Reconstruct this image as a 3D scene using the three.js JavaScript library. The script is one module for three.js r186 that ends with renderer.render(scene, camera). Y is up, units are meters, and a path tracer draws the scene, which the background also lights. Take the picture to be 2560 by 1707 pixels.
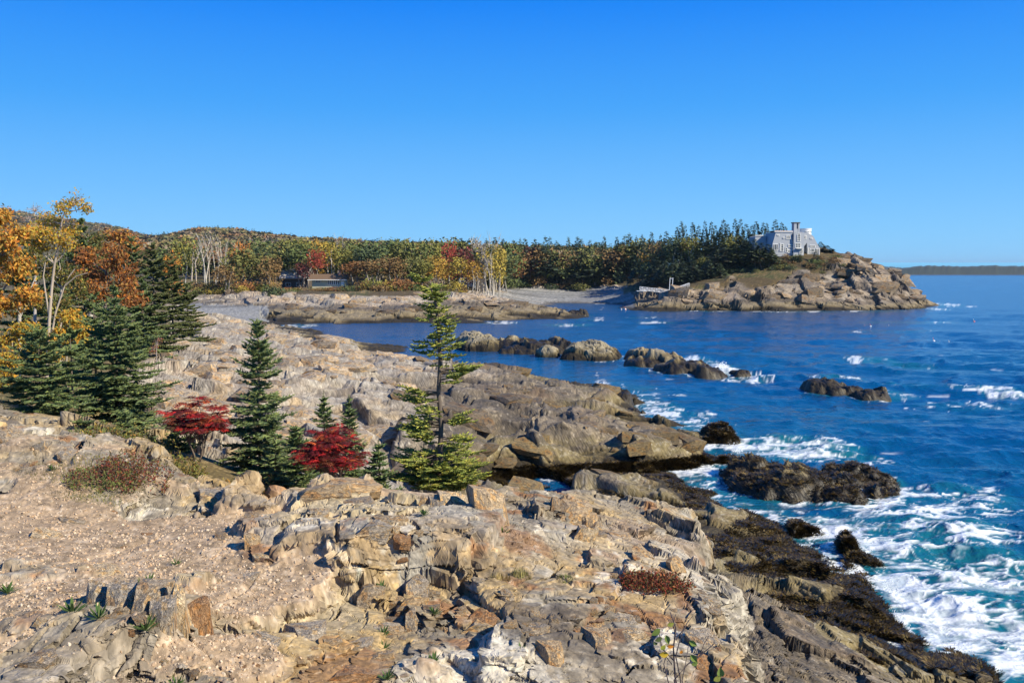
import * as THREE from 'three';
import { mergeGeometries } from 'three/addons/utils/BufferGeometryUtils.js';

// ---------------------------------------------------------------- camera, sky, sun, exposure
const EYE = 13, F = 2217, HORIZON = 676, TH = Math.atan((853.5 - HORIZON) / F);   // eye height over the sea (m), focal length and horizon of the photograph (px)
const scene = new THREE.Scene();
const camera = new THREE.PerspectiveCamera(2 * Math.atan(853.5 / F) * 180 / Math.PI, 1024 / 682, 0.1, 20000);
camera.position.set(0, EYE, 0);
camera.rotation.set(-TH, 0, 0);
const renderer = new THREE.WebGLRenderer({ antialias: true });
renderer.toneMapping = THREE.LinearToneMapping;
renderer.toneMappingExposure = 1.45;
renderer.shadowMap.enabled = true;
{
  // clear autumn sky: pale blue at the horizon, deep azure overhead, the same all the way round
  const w = 256, h = 256, d = new Float32Array(w * h * 4);
  const stops = [[-90, .05, .13, .25], [-4, .10, .26, .42], [0, .25, .60, .93], [2, .22, .565, .93], [5, .15, .475, .92], [10, .055, .345, .88], [17, .004, .205, .845], [30, .004, .15, .60], [55, .006, .10, .40], [90, .008, .08, .30]];
  for (let j = 0; j < h; j++) {
    const e = (j + .5) / h * 180 - 90;
    let k = 0; while (k < stops.length - 2 && stops[k + 1][0] < e) k++;
    const a = stops[k], b = stops[k + 1], t = Math.min(1, Math.max(0, (e - a[0]) / (b[0] - a[0])));
    for (let i = 0; i < w; i++) { const o = (j * w + i) * 4; for (let c = 0; c < 3; c++) d[o + c] = .77 * (a[c + 1] + (b[c + 1] - a[c + 1]) * t); d[o + 3] = 1; }
  }
  const sky = new THREE.DataTexture(d, w, h, THREE.RGBAFormat, THREE.FloatType);
  sky.mapping = THREE.EquirectangularReflectionMapping; sky.magFilter = THREE.LinearFilter; sky.minFilter = THREE.LinearFilter; sky.needsUpdate = true;
  scene.background = sky; scene.environment = sky;
}
const sun = new THREE.DirectionalLight(new THREE.Color(1, .90, .70), 5);
sun.position.set(120, 95, 62);
sun.target.position.set(0, 0, -60);
sun.position.add(sun.target.position);
sun.castShadow = true; sun.shadow.mapSize.set(4096, 4096);
Object.assign(sun.shadow.camera, { left: -260, right: 260, top: 260, bottom: -260, near: 1, far: 900 });
scene.add(sun, sun.target);

// ---------------------------------------------------------------- helpers
const clamp = (x, a = 0, b = 1) => x < a ? a : x > b ? b : x;
const mix = (a, b, t) => a + (b - a) * t;
const sst = (a, b, x) => { const t = clamp((x - a) / (b - a)); return t * t * (3 - 2 * t); };
const rng = (seed) => () => { seed = (seed + 0x6d2b79f5) | 0; let t = Math.imul(seed ^ (seed >>> 15), 1 | seed); t = (t + Math.imul(t ^ (t >>> 7), 61 | t)) ^ t; return ((t ^ (t >>> 14)) >>> 0) / 4294967296; };
const hash2 = (i, j, s) => { let h = Math.imul(i, 374761393) + Math.imul(j, 668265263) + Math.imul(s, 1442695041) | 0; h = Math.imul(h ^ (h >>> 13), 1274126177); h ^= h >>> 16; return (h >>> 0) / 4294967296; };
const hash3 = (i, j, k) => { let h = Math.imul(i, 374761393) + Math.imul(j, 668265263) + Math.imul(k, 1103515245) | 0; h = Math.imul(h ^ (h >>> 13), 1274126177); h ^= h >>> 16; return (h >>> 0) / 4294967296; };
function n2(x, y, s = 0) {                                    // value noise, -1..1
  const i = Math.floor(x), j = Math.floor(y); let u = x - i, v = y - j; u = u * u * (3 - 2 * u); v = v * v * (3 - 2 * v);
  const a = hash2(i, j, s), b = hash2(i + 1, j, s), c = hash2(i, j + 1, s), d = hash2(i + 1, j + 1, s);
  return 2 * (a + (b - a) * u + (c - a) * v + (a - b - c + d) * u * v) - 1;
}
function n3(x, y, z) {
  const i = Math.floor(x), j = Math.floor(y), k = Math.floor(z); let u = x - i, v = y - j, w = z - k;
  u = u * u * (3 - 2 * u); v = v * v * (3 - 2 * v); w = w * w * (3 - 2 * w);
  const l = (a, b, t) => a + (b - a) * t;
  return 2 * l(l(l(hash3(i, j, k), hash3(i + 1, j, k), u), l(hash3(i, j + 1, k), hash3(i + 1, j + 1, k), u), v), l(l(hash3(i, j, k + 1), hash3(i + 1, j, k + 1), u), l(hash3(i, j + 1, k + 1), hash3(i + 1, j + 1, k + 1), u), v), w) - 1;
}
const f2 = (x, y, o, s = 0) => { let a = .5, r = 0; for (let i = 0; i < o; i++) { r += a * n2(x, y, s + i); x = x * 2.03 + 7.1; y = y * 2.03 - 3.7; a *= .5; } return r; };
const f3 = (x, y, z, o) => { let a = .5, r = 0; for (let i = 0; i < o; i++) { r += a * n3(x, y, z); x = x * 2.03 + 7.1; y = y * 2.03 - 3.7; z = z * 2.03 + 1.9; a *= .5; } return r; };

// a pixel of the photograph at elevation h, or at forward distance d, as a point of the place
function atH(px, py, h) { const dx = (px - 1280) / F, dy = -(py - 853.5) / F, vy = dy * Math.cos(TH) - Math.sin(TH), vz = -dy * Math.sin(TH) - Math.cos(TH), t = (EYE - h) / -vy; return { x: dx * t, y: h, z: vz * t }; }
function atD(px, py, d) { const dx = (px - 1280) / F, dy = -(py - 853.5) / F, vy = dy * Math.cos(TH) - Math.sin(TH), vz = -dy * Math.sin(TH) - Math.cos(TH), t = d / -vz; return { x: dx * t, y: EYE + vy * t, z: -d }; }
function colAt(px, d, h) { return { x: (px - 1280) / F * (d * Math.cos(TH) + (EYE - h) * Math.sin(TH)), y: h, z: -d }; }

const taken = {};
function numbered(n) { const k = taken[n] = (taken[n] ?? -1) + 1; return k ? n + '_' + String(k).padStart(3, '0') : n; }
function tag(o, label, category, group, kind) { o.userData.label = label; o.userData.category = category; if (group) o.userData.group = group; if (kind) o.userData.kind = kind; return o; }
function top(o, name) { o.name = numbered(name); scene.add(o); return o; }
function thing(name, label, category, p, turn = 0, group) { const g = top(new THREE.Group(), name); g.position.set(p.x, p.y, p.z); g.rotation.y = turn; return tag(g, label, category, group); }
function part(parent, name, geo, mat) { const m = new THREE.Mesh(geo, mat); m.name = name; m.castShadow = m.receiveShadow = true; parent.add(m); return m; }

// a builder that collects faces with colours
class MB {
  constructor() { this.p = []; this.c = []; this.i = []; this.uv = null; }
  v(x, y, z, c) { this.p.push(x, y, z); this.c.push(c[0], c[1], c[2]); return this.p.length / 3 - 1; }
  tri(a, b, c) { this.i.push(a, b, c); }
  // a leaf: diamond from base b along d (unit), length l, width w, in the plane with side vector s
  leaf(bx, by, bz, dx, dy, dz, sx, sy, sz, l, w, c, at = .45) {
    const m = l * at, h = w / 2;
    const a = this.v(bx, by, bz, c), e = this.v(bx + dx * m + sx * h, by + dy * m + sy * h, bz + dz * m + sz * h, c), f = this.v(bx + dx * l, by + dy * l, bz + dz * l, c), g = this.v(bx + dx * m - sx * h, by + dy * m - sy * h, bz + dz * m - sz * h, c);
    this.i.push(a, e, f, a, f, g);
  }
  tube(pts, radii, n, c) {
    let prev = null;
    for (let k = 0; k < pts.length; k++) {
      const a = pts[Math.max(0, k - 1)], b = pts[Math.min(pts.length - 1, k + 1)];
      let dx = b[0] - a[0], dy = b[1] - a[1], dz = b[2] - a[2]; const L = Math.hypot(dx, dy, dz) || 1; dx /= L; dy /= L; dz /= L;
      let ux, uy, uz; if (Math.abs(dy) < .9) { ux = dz; uy = 0; uz = -dx; } else { ux = 0; uy = -dz; uz = dy; } const U = Math.hypot(ux, uy, uz); ux /= U; uy /= U; uz /= U;
      const vx = dy * uz - dz * uy, vy = dz * ux - dx * uz, vz = dx * uy - dy * ux, ring = [];
      const cc = Array.isArray(c[0]) ? c[k] : c;
      for (let q = 0; q < n; q++) { const t = q / n * 6.2832, C = Math.cos(t) * radii[k], S = Math.sin(t) * radii[k]; ring.push(this.v(pts[k][0] + ux * C + vx * S, pts[k][1] + uy * C + vy * S, pts[k][2] + uz * C + vz * S, cc)); }
      if (prev) for (let q = 0; q < n; q++) { const r = (q + 1) % n; this.i.push(prev[q], prev[r], ring[r], prev[q], ring[r], ring[q]); }
      prev = ring;
    }
  }
  geo() {
    const g = new THREE.BufferGeometry();
    g.setAttribute('position', new THREE.BufferAttribute(new Float32Array(this.p), 3)); g.setAttribute('color', new THREE.BufferAttribute(new Float32Array(this.c), 3)); g.setIndex(this.i); g.computeVertexNormals(); return g;
  }
}
const vary = (r, c, a) => { const k = 1 + (r() - .5) * 2 * a, t = (r() - .5) * a * .5; return [clamp(c[0] * (k + t)), clamp(c[1] * k), clamp(c[2] * (k - t))]; };
const pick = (r, list) => list[Math.floor(r() * list.length) % list.length];

// ---------------------------------------------------------------- shared textures and materials
function noiseTexture(n, fn, srgb) {
  const d = new Uint8Array(n * n * 4);
  for (let j = 0; j < n; j++) for (let i = 0; i < n; i++) { const v = fn(i / n, j / n), o = (j * n + i) * 4; if (Array.isArray(v)) { d[o] = v[0] * 255; d[o + 1] = v[1] * 255; d[o + 2] = v[2] * 255; } else d[o] = d[o + 1] = d[o + 2] = clamp(v) * 255; d[o + 3] = 255; }
  const t = new THREE.DataTexture(d, n, n); t.wrapS = t.wrapT = THREE.RepeatWrapping; t.magFilter = t.minFilter = THREE.LinearFilter; if (srgb) t.colorSpace = THREE.SRGBColorSpace; t.needsUpdate = true; return t;
}
function tileNoise(u, v, f, s) {   // periodic value noise
  const x = u * f, y = v * f, i = Math.floor(x), j = Math.floor(y); let a = x - i, b = y - j; a = a * a * (3 - 2 * a); b = b * b * (3 - 2 * b);
  const H = (p, q) => hash2(((p % f) + f) % f, ((q % f) + f) % f, s);
  return mix(mix(H(i, j), H(i + 1, j), a), mix(H(i, j + 1), H(i + 1, j + 1), a), b);
}
const tileF = (u, v, f, o, s) => { let a = .5, r = 0, w = 0; for (let k = 0; k < o; k++) { r += a * tileNoise(u, v, f, s + k); w += a; f *= 2; a *= .6; } return r / w; };
const rockBump = noiseTexture(512, (u, v) => { const w = tileF(u, v, 6, 4, 3) * .15; const a = tileF(u, v, 20, 5, 11); const c = Math.abs(tileF(u + w, v + w, 7, 5, 40) - .5) * 2; return clamp(a * .6 + Math.min(1, c * 6) * .4); });
const rockGrain = noiseTexture(512, (u, v) => { const a = tileF(u, v, 24, 5, 70), b = tileF(u, v * .5 + u * .2, 40, 4, 90); return clamp(.62 + (a - .5) * .8 + (b - .5) * .5); });
const RMat = (o) => new THREE.MeshStandardMaterial({ vertexColors: true, roughness: .92, ...o });
const rockMat = RMat({ flatShading: true, bumpMap: rockBump, bumpScale: .014, map: rockGrain });
const midRockMat = RMat({ bumpMap: rockBump, bumpScale: .03, map: rockGrain });
const farRockMat = RMat({ flatShading: true, map: rockGrain });
const groundMat = RMat({ map: rockGrain, roughness: 1 });
const weedMat = RMat({ roughness: .55, bumpMap: rockBump, bumpScale: .05 });
const leafMat = new THREE.MeshPhysicalMaterial({ vertexColors: true, roughness: .9, transmission: .3, thickness: 0, side: THREE.DoubleSide, specularIntensity: .3 });
const needleMat = new THREE.MeshStandardMaterial({ vertexColors: true, roughness: .75, side: THREE.DoubleSide });
const farLeafMat = new THREE.MeshStandardMaterial({ vertexColors: true, roughness: .95, side: THREE.DoubleSide });
const barkMat = new THREE.MeshStandardMaterial({ vertexColors: true, roughness: .95 });
// ---------------------------------------------------------------- the lie of the land: spot heights, interpolated
const spots0 = [], spots1 = [];
const toUV = (p) => [p.x / -p.z, Math.log(-p.z)];
const C0 = (px, py, h) => { const p = atH(px, py, h); spots0.push([...toUV(p), h]); };
const D0 = (px, py, d) => { const p = atD(px, py, d); spots0.push([...toUV(p), p.y]); };
const W0 = (px, d, h) => { const p = colAt(px, d, h); spots0.push([...toUV(p), h]); };
const C1 = (px, py, h) => { const p = atH(px, py, h); spots1.push([...toUV(p), h]); };
const W1 = (px, d, h) => { const p = colAt(px, d, h); spots1.push([...toUV(p), h]); };
// the near ledge
for (const px of [-600, -100, 500, 1100, 1700, 2400, 3200]) { W1(px, 1.6, 11.3); W1(px, 4.2, px > 1000 ? 10.4 : 10.2); }
for (const [py, ...hs] of [[1720, 8.95, 8.9, 8.75, 8.65, 8.6, 8.5, 8.2], [1600, 9, 9, 9.05, 8.8, 8.75, 8.5, 8.1], [1500, 9, 9.05, 9.1, 8.75, 8.8, 8.45, 8.0], [1400, 9.0, 9.0, 8.85, 8.85, 8.75, 8.35, 7.8], [1310, 9.1, 9.0, 8.8, 9, 8.65, 8.15, 7.5]])
  [-300, 0, 350, 720, 1100, 1500, 1800].forEach((px, k) => C1(px, py, hs[k]));
for (const [px, py, h] of [[-300, 1100, 9.6], [0, 1085, 9.7], [150, 1105, 9.6], [300, 1130, 9.4], [400, 1160, 9.2], [480, 1195, 9.1], [560, 1188, 9.1], [640, 1225, 8.8], [700, 1218, 8.8], [720, 1290, 8.35], [690, 1330, 8.6], [790, 1208, 9.0], [880, 1205, 9.0], [960, 1215, 8.9], [1100, 1238, 8.6], [1200, 1228, 8.5], [1300, 1218, 8.35], [1420, 1198, 8.1], [1560, 1218, 7.85], [1700, 1268, 7.6], [1775, 1312, 7.3], [790, 1300, 8.85], [900, 1400, 8.9], [1000, 1330, 8.95], [1180, 1300, 8.8], [1400, 1300, 8.3], [1600, 1400, 8.2]]) C1(px, py, h);
// outline of the near ledge, where it drops to the gully and the lower shore
const ledgeEdge = [[-2600, 1080, 9], [-300, 1060, 9.2], [60, 1075, 9.2], [200, 1095, 9.2], [330, 1120, 9.2], [420, 1155, 9.1], [490, 1185, 9], [590, 1186, 9], [640, 1215, 8.8], [700, 1213, 8.8], [716, 1240, 8.6], [760, 1226, 8.8], [795, 1203, 8.9], [890, 1200, 8.9], [965, 1210, 8.8], [1100, 1233, 8.5], [1200, 1223, 8.4], [1300, 1212, 8.25], [1420, 1192, 8], [1560, 1212, 7.75], [1660, 1245, 7.55], [1740, 1285, 7.35], [1782, 1315, 7.2], [1762, 1380, 7.4], [1800, 1450, 7.4], [1835, 1510, 7.5], [1812, 1570, 7.7], [1850, 1640, 7.7], [1870, 1740, 7.7], [2000, 2100, 8], [2500, 2800, 9]].map(([a, b, h]) => { const p = atH(a, b, h); return [p.x, p.z]; });
ledgeEdge.push([14, 6], [-60, 10]);
function ledgeSD(x, z) {                                       // signed distance, inside positive
  let best = 1e9, inside = false; const P = ledgeEdge;
  for (let i = 0, j = P.length - 1; i < P.length; j = i++) {
    const ax = P[j][0], az = P[j][1], bx = P[i][0] - ax, bz = P[i][1] - az, t = clamp(((x - ax) * bx + (z - az) * bz) / (bx * bx + bz * bz)), ex = x - ax - bx * t, ez = z - az - bz * t, q = ex * ex + ez * ez;
    if (q < best) best = q;
    if ((P[i][1] > z) !== (P[j][1] > z) && x < (P[j][0] - P[i][0]) * (z - P[i][1]) / (P[j][1] - P[i][1]) + P[i][0]) inside = !inside;
  }
  return (inside ? 1 : -1) * Math.sqrt(best);
}
// everything below and beyond it
for (const px of [-700, 0, 600, 1200, 1800]) { W0(px, 1.6, 8); W0(px, 6, 7); W0(px, 12, px > 1300 ? 5.2 : 7); }
for (const a of [[2400, 6, 5], [2400, 12, 4.2], [3000, 12, 3.5], [2500, 18, 2.8], [2900, 18, 1.5], [3100, 26, -1.2], [1700, 15, 4.8], [1500, 17, 4.5]]) W0(...a);
for (const a of [[1880, 1480, 2.6], [2000, 1560, 2.2], [1900, 1640, 3.4], [2100, 1640, 2.2], [2250, 1705, 1.8], [2000, 1720, 3.3], [1880, 1420, 1.9], [1780, 1390, 1.4], [1860, 1560, 3.0], [2150, 1590, 1.2], [2050, 1540, 1.3], [2320, 1690, 1.0],
  [1790, 1300, .8], [1900, 1340, .6], [1880, 1400, .9], [2000, 1390, .75], [2090, 1420, .6], [2150, 1465, .55], [2080, 1460, .3], [1800, 1350, .9], [1730, 1290, .9], [1680, 1255, .6],
  [2225, 1490, -.05], [2160, 1410, -.05], [2060, 1355, -.05], [1965, 1345, -.05], [1915, 1300, 0], [1840, 1285, .15], [1990, 1485, -.35], [2060, 1500, -.35], [1950, 1465, .5], [1930, 1500, .9], [2080, 1550, .9],
  [2180, 1525, .5], [2235, 1560, 0], [2200, 1600, .45], [2250, 1622, .35], [2330, 1655, .3], [2420, 1652, -.05], [2470, 1680, 0], [2400, 1700, .5], [2520, 1725, -.05],
  [2320, 1560, -1.2], [2420, 1610, -1.2], [2300, 1430, -1.3], [2160, 1340, -1.1], [2000, 1300, -.8], [2560, 1660, -1.3], [2560, 1400, -2.5], [2300, 1250, -2], [1870, 1245, -.5], [1780, 1200, -.5], [1700, 1205, -.35], [1640, 1196, -.3], [1950, 1150, -1.5], [2100, 1050, -2.5], [2400, 1050, -3], [2000, 980, -3], [2400, 900, -3.5], [2000, 850, -3.5], [2500, 780, -4], [2400, 720, -4]]) C0(...a);
// tree belt behind the ledge, and the gully
for (const a of [[-600, 24, 8.9], [0, 24, 8.9], [200, 24, 8.7], [400, 25, 8.2], [490, 23, 8.1], [650, 23.5, 7.3], [830, 21.5, 7.3], [900, 26, 5.6], [1000, 24, 6.2], [1090, 22.5, 7.1], [1180, 24, 5.6], [1090, 29, 4.2], [1250, 26, 4.2], [1300, 31, 2.2], [1420, 24, 4.6], [1450, 30, 2.0], [1560, 25, 4.0], [1600, 30, 1.6], [1700, 23, 3.6], [1200, 36, 2.2], [900, 36, 4.6], [650, 36, 5.8], [450, 34, 7.0], [200, 34, 8.2], [-200, 34, 8.8], [-700, 40, 9.5], [1500, 38, 1.0], [1640, 40, .6], [1740, 36, .5], [1250, 44, .9], [1100, 46, 1.8],
  [-700, 70, 10], [-200, 60, 9], [100, 55, 8.4], [300, 50, 7.8], [-700, 130, 11], [-200, 120, 9.5], [100, 110, 8.5], [250, 130, 8], [350, 170, 7.5], [250, 220, 8], [-300, 220, 11], [-800, 300, 14], [300, 300, 9], [100, 400, 13], [-600, 520, 20]]) W0(...a);
for (const a of [[1300, 1185, .7], [1400, 1168, .55], [1500, 1195, .6], [1600, 1218, .5], [1250, 1165, .9], [1350, 1200, .5], [1450, 1180, .4],
  // the middle point of rock, its face and its top
  [1300, 1150, .25], [1400, 1165, .1], [1500, 1172, .1], [1640, 1180, -.05], [1740, 1170, -.05], [1800, 1150, -.05], [1828, 1125, -.1],
  [1290, 1100, 2.1], [1320, 1080, 2.75], [1400, 1082, 2.6], [1500, 1085, 2.4], [1600, 1095, 2.1], [1700, 1105, 1.6], [1780, 1120, .9], [1260, 1075, 2.9], [1225, 1110, 2.2], [1262, 1062, 2.2],
  [1300, 1038, 3.4], [1400, 1050, 3.0], [1500, 1052, 2.6], [1600, 1068, 2.0], [1700, 1078, 1.5], [1640, 1056, 1.4], [1690, 1062, .7],
  [1600, 1042, -.1], [1680, 1058, -.2], [1780, 1088, -.2], [1560, 1028, .2], [1700, 1040, -1.2],
  // rocks up to the cove
  [1430, 962, 2.9], [1520, 968, 2.2], [1570, 1000, .9], [1590, 1026, -.05], [1450, 1010, 1.6], [1540, 1012, 1.0], [1380, 968, 2.3], [1390, 1005, 2.0], [1300, 942, 3.0], [1200, 926, 3.3], [1130, 908, 3.5], [1000, 897, 3.9], [1180, 960, 3.3], [1280, 985, 2.7],
  [1150, 1000, 3.4], [1100, 1040, 3.5], [1200, 1020, 3.2], [1120, 1090, 2.9], [1200, 1090, 2.3], [1150, 1150, 1.5], [1060, 1130, 2.4], [1000, 960, 4.3], [1000, 1040, 4.1], [900, 910, 4.4], [900, 970, 4.8], [900, 1040, 4.8], [800, 930, 4.8], [800, 1000, 5.2], [700, 900, 5.1], [700, 960, 5.5], [700, 1040, 5.5], [600, 900, 5.8], [600, 1000, 5.9], [500, 880, 6.1], [450, 940, 6.6], [440, 1010, 6.9], [640, 850, 5.0], [500, 825, 5.6], [560, 800, 4.2], [760, 870, 4.2], [690, 862, 4.4], [850, 885, 3.6],
  [1440, 945, -.4], [1300, 926, -.3], [1180, 905, -.3], [1100, 893, -.2], [1020, 886, .1], [940, 884, .5], [880, 870, .9], [830, 850, 1.6], [760, 838, 2.1], [700, 828, 1.5], [660, 812, 1.2], [1440, 915, -1.5], [1200, 880, -1.5], [1000, 868, -1.2], [850, 840, -.5], [780, 826, -.3], [720, 818, -.05], [900, 830, -1], [1200, 830, -1.8], [1500, 850, -2.2], [1700, 900, -2.5], [1700, 980, -1.8],
  // the far side of the cove
  [700, 811, .1], [800, 811, 0], [900, 811, 0], [1000, 810, 0], [1100, 809, 0], [1180, 809, 0], [1250, 806, 0], [1310, 800, 0], [1400, 790, 0], [1450, 785, 0], [1470, 775, -.2], [1320, 772, -.2], [1360, 758, -.05], [1450, 761, -.05], [1530, 763, -.05], [1590, 765, -.05], [1300, 765, .7],
  [1000, 822, -1.3], [1250, 818, -1.4], [1420, 800, -1.4], [1450, 770, -1.6], [1550, 775, -2]]) C0(...a);
for (const a of [[650, 795, 232], [760, 795, 222], [900, 793, 222], [1000, 792, 223], [1120, 790, 225], [1230, 788, 230], [1330, 781, 240], [1400, 777, 250], [560, 790, 225],
  [700, 768, 236], [850, 764, 238], [1000, 764, 240], [1120, 762, 246], [1230, 760, 256], [1330, 762, 268], [480, 775, 238],
  [600, 752, 256], [700, 746, 250], [850, 742, 250], [1000, 740, 256], [1120, 738, 268], [1220, 737, 290], [1280, 745, 300], [480, 762, 258],
  [520, 742, 275], [700, 733, 264], [900, 726, 272], [1100, 726, 290], [1250, 724, 350], [1260, 738, 318],
  [1300, 728, 392], [1450, 728, 404], [1570, 730, 388], [1380, 742, 374], [1500, 744, 378], [1300, 712, 410], [1450, 706, 420], [1550, 700, 430],
  // the headland
  [1700, 752, 291], [1780, 752, 290], [1860, 752, 291], [1960, 750, 291], [2060, 748, 293], [2160, 750, 296], [2250, 756, 302], [1640, 748, 300], [1600, 752, 324], [1600, 738, 345], [1580, 722, 372],
  [1650, 735, 306], [1700, 728, 300], [1780, 722, 299], [1850, 722, 298], [1950, 720, 297], [2060, 715, 299], [2150, 715, 302], [2230, 724, 307],
  [1700, 712, 312], [1780, 700, 310], [1850, 690, 310], [1950, 685, 308], [2060, 682, 309], [2140, 682, 311], [2200, 690, 313], [2240, 704, 316], [1640, 716, 328],
  [2218, 671, 322], [2180, 662, 324], [2130, 643, 328], [2090, 628, 332], [2060, 616, 338], [2060, 650, 320], [1980, 660, 318], [1900, 662, 320], [1820, 672, 320], [1740, 690, 322],
  [1940, 640, 324], [2000, 642, 322], [2050, 643, 323], [1940, 632, 345], [2030, 630, 345], [1850, 640, 335], [1780, 648, 340], [1700, 670, 345], [1640, 690, 350], [1600, 690, 400], [1740, 630, 370], [1850, 625, 365]]) D0(...a);
for (const a of [[2312, 322, -.05], [2318, 314, -.2], [1740, 284, -.6], [2000, 284, -.6], [2200, 286, -.6], [2330, 300, -2], [2320, 345, -2], [2240, 350, 1], [2150, 365, 6], [2100, 400, -1], [2060, 370, 14], [1950, 400, 16], [1900, 450, 8], [1700, 450, 14], [1900, 500, -1], [2200, 420, -2], [2350, 450, -3], [2500, 330, -4], [2900, 200, -4], [2900, 60, -3],
  [400, 420, 11], [800, 330, 8.5], [800, 420, 12], [1100, 350, 8.5], [1200, 450, 12], [1450, 480, 12], [1480, 262, -1.5], [1540, 268, -2], [1480, 285, -1.5], [1540, 286, -1.6], [1575, 284, -1.4], [1445, 285, -1.0], [1440, 305, -1.1], [1500, 318, -1], [1400, 305, -.8], [1385, 330, -.6], [1560, 303, -1.2], [1500, 342, -.6], [1345, 318, -.4], [1570, 322, -.5], [800, 530, 17], [1300, 540, 15], [1600, 540, 16], [1800, 540, 6], [2000, 540, -3], [2600, 540, -5]]) W0(...a);

function solveRBF(S) {
  const n = S.length, A = [], SU = 5, SV = 8, K = (a, b) => Math.hypot((a[0] - b[0]) * SU, (a[1] - b[1]) * SV);
  for (let i = 0; i < n; i++) { const r = new Float64Array(n + 2); for (let j = 0; j < n; j++) r[j] = K(S[i], S[j]); r[i] -= .012; r[n] = 1; r[n + 1] = S[i][2]; A.push(r); }
  { const r = new Float64Array(n + 2).fill(1); r[n] = 0; r[n + 1] = 0; A.push(r); }
  const m = n + 1;
  for (let i = 0; i < m; i++) { let p = i; for (let k = i + 1; k < m; k++) if (Math.abs(A[k][i]) > Math.abs(A[p][i])) p = k; [A[i], A[p]] = [A[p], A[i]]; const d = A[i][i]; for (let k = i + 1; k < m; k++) { const f = A[k][i] / d; if (f) for (let c = i; c <= m; c++) A[k][c] -= f * A[i][c]; } }
  const w = new Float64Array(m); for (let i = m - 1; i >= 0; i--) { let s = A[i][m]; for (let c = i + 1; c < m; c++) s -= A[i][c] * w[c]; w[i] = s / A[i][i]; }
  const U0 = -1, U1 = 1, V0 = .2, V1 = 6.5, nu = 330, nv = 640, g = new Float32Array(nu * nv);
  for (let b = 0; b < nv; b++) for (let a = 0; a < nu; a++) { const u = U0 + (U1 - U0) * a / (nu - 1), v = V0 + (V1 - V0) * b / (nv - 1); let s = w[n]; for (let k = 0; k < n; k++) { const x = (u - S[k][0]) * SU, y = (v - S[k][1]) * SV; s += w[k] * Math.sqrt(x * x + y * y); } g[b * nu + a] = s; }
  return (u, v) => { const x = clamp((u - U0) / (U1 - U0)) * (nu - 1.001), y = clamp((v - V0) / (V1 - V0)) * (nv - 1.001), i = x | 0, j = y | 0, p = x - i, q = y - j, o = j * nu + i; return mix(mix(g[o], g[o + 1], p), mix(g[o + nu], g[o + nu + 1], p), q); };
}
const low = solveRBF(spots0), high = solveRBF(spots1);

// blocks of jointed rock: cells, each a tilted plate with a step to its neighbour
const PL = { id: 0, edge: 0, h: 0 };
function plateH(i, j, seed, bx, bz, asp) { const e = hash2(i, j, seed + 2) * 2 - 1; return e * Math.abs(e) * .62 + (hash2(i, j, seed + 3) - .62) * bx * .95 + (hash2(i, j, seed + 4) - .45) * bz * .95 * asp; }
function plates(x, z, cell, ang, asp, seed) {
  const c = Math.cos(ang), s = Math.sin(ang), X = (x * c + z * s) / cell, Z = (-x * s + z * c) / cell / asp, i0 = Math.floor(X), j0 = Math.floor(Z);
  let f1 = 9, f2_ = 9, bi = 0, bj = 0, bx = 0, bz = 0, ci = 0, cj = 0, cx = 0, cz = 0;
  for (let j = j0 - 1; j <= j0 + 1; j++) for (let i = i0 - 1; i <= i0 + 1; i++) {
    const dx = i + .15 + .7 * hash2(i, j, seed) - X, dz = j + .15 + .7 * hash2(i, j, seed + 1) - Z, ax = Math.abs(dx), az = Math.abs(dz), d = Math.max(ax, az) * .62 + (ax + az) * .38;
    if (d < f1) { f2_ = f1; ci = bi; cj = bj; cx = bx; cz = bz; f1 = d; bi = i; bj = j; bx = -dx; bz = -dz; } else if (d < f2_) { f2_ = d; ci = i; cj = j; cx = -dx; cz = -dz; }
  }
  PL.id = hash2(bi, bj, seed + 2); PL.edge = (f2_ - f1) * cell * Math.min(1, asp);
  // the step between two blocks is a steep face of some width, not a tear
  const w = Math.min(.42 * cell * asp, Math.max(.07 * cell, plateSoft));
  PL.h = plateH(bi, bj, seed, bx, bz, asp); if (PL.edge < w && f2_ < 9) PL.h = mix(PL.h, plateH(ci, cj, seed, cx, cz, asp), .5 * (1 - sst(0, w, PL.edge)));
  return PL;
}
let plateSoft = 0;
const gravelSpots = [[-100, 1350, 5.5, 4], [200, 1330, 4.2, 2.8], [420, 1290, 2.2, 1.3], [330, 1400, 2.4, 1.2], [600, 1270, 1.0, .7], [150, 1480, 2.4, .8], [630, 1450, .9, 1.3], [640, 1590, .8, .8], [740, 1390, .7, .8]].map(([px, py, rx, rz]) => ({ ...atH(px, py, 9), rx, rz }));
function gravel(x, z) { if (z < -24 || x > 0) return 0; let m = 0; for (const g of gravelSpots) { const a = (x - g.x) / g.rx, b = (z - g.z) / g.rz, q = 1 - Math.sqrt(a * a + b * b); if (q > m) m = q; } return sst(.05, .3, m + f2(x * 1.1, z * 1.1, 4, 5) * .75 - Math.max(0, n2(x * .42 + 3, z * .6, 6)) * .35); }
const landHeads = { tint: 0, tint2: 0, ledge: 0, gravel: 0, reg: '' };
// region weights
const beachLine = atH(1450, 761, 0);
function region(x, z, h) {
  const d = -z, px = 1280 + F * x / (d * Math.cos(TH) + (EYE - h) * Math.sin(TH)) + n2(x * .2, z * .2, 91) * 18;
  if (d < 30) return 'near';
  if (d > 262 && px > 1585) { return 'head'; }
  if (d > 300 && px > 1200 && h < 5.2 + n2(x * .06, z * .06, 4)) return 'beach';
  if (d > 205 && px < 660 && px > 300 && h < 3.4) return 'beach';
  if (d > 195) return 'far';
  return 'mid';
}
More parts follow.
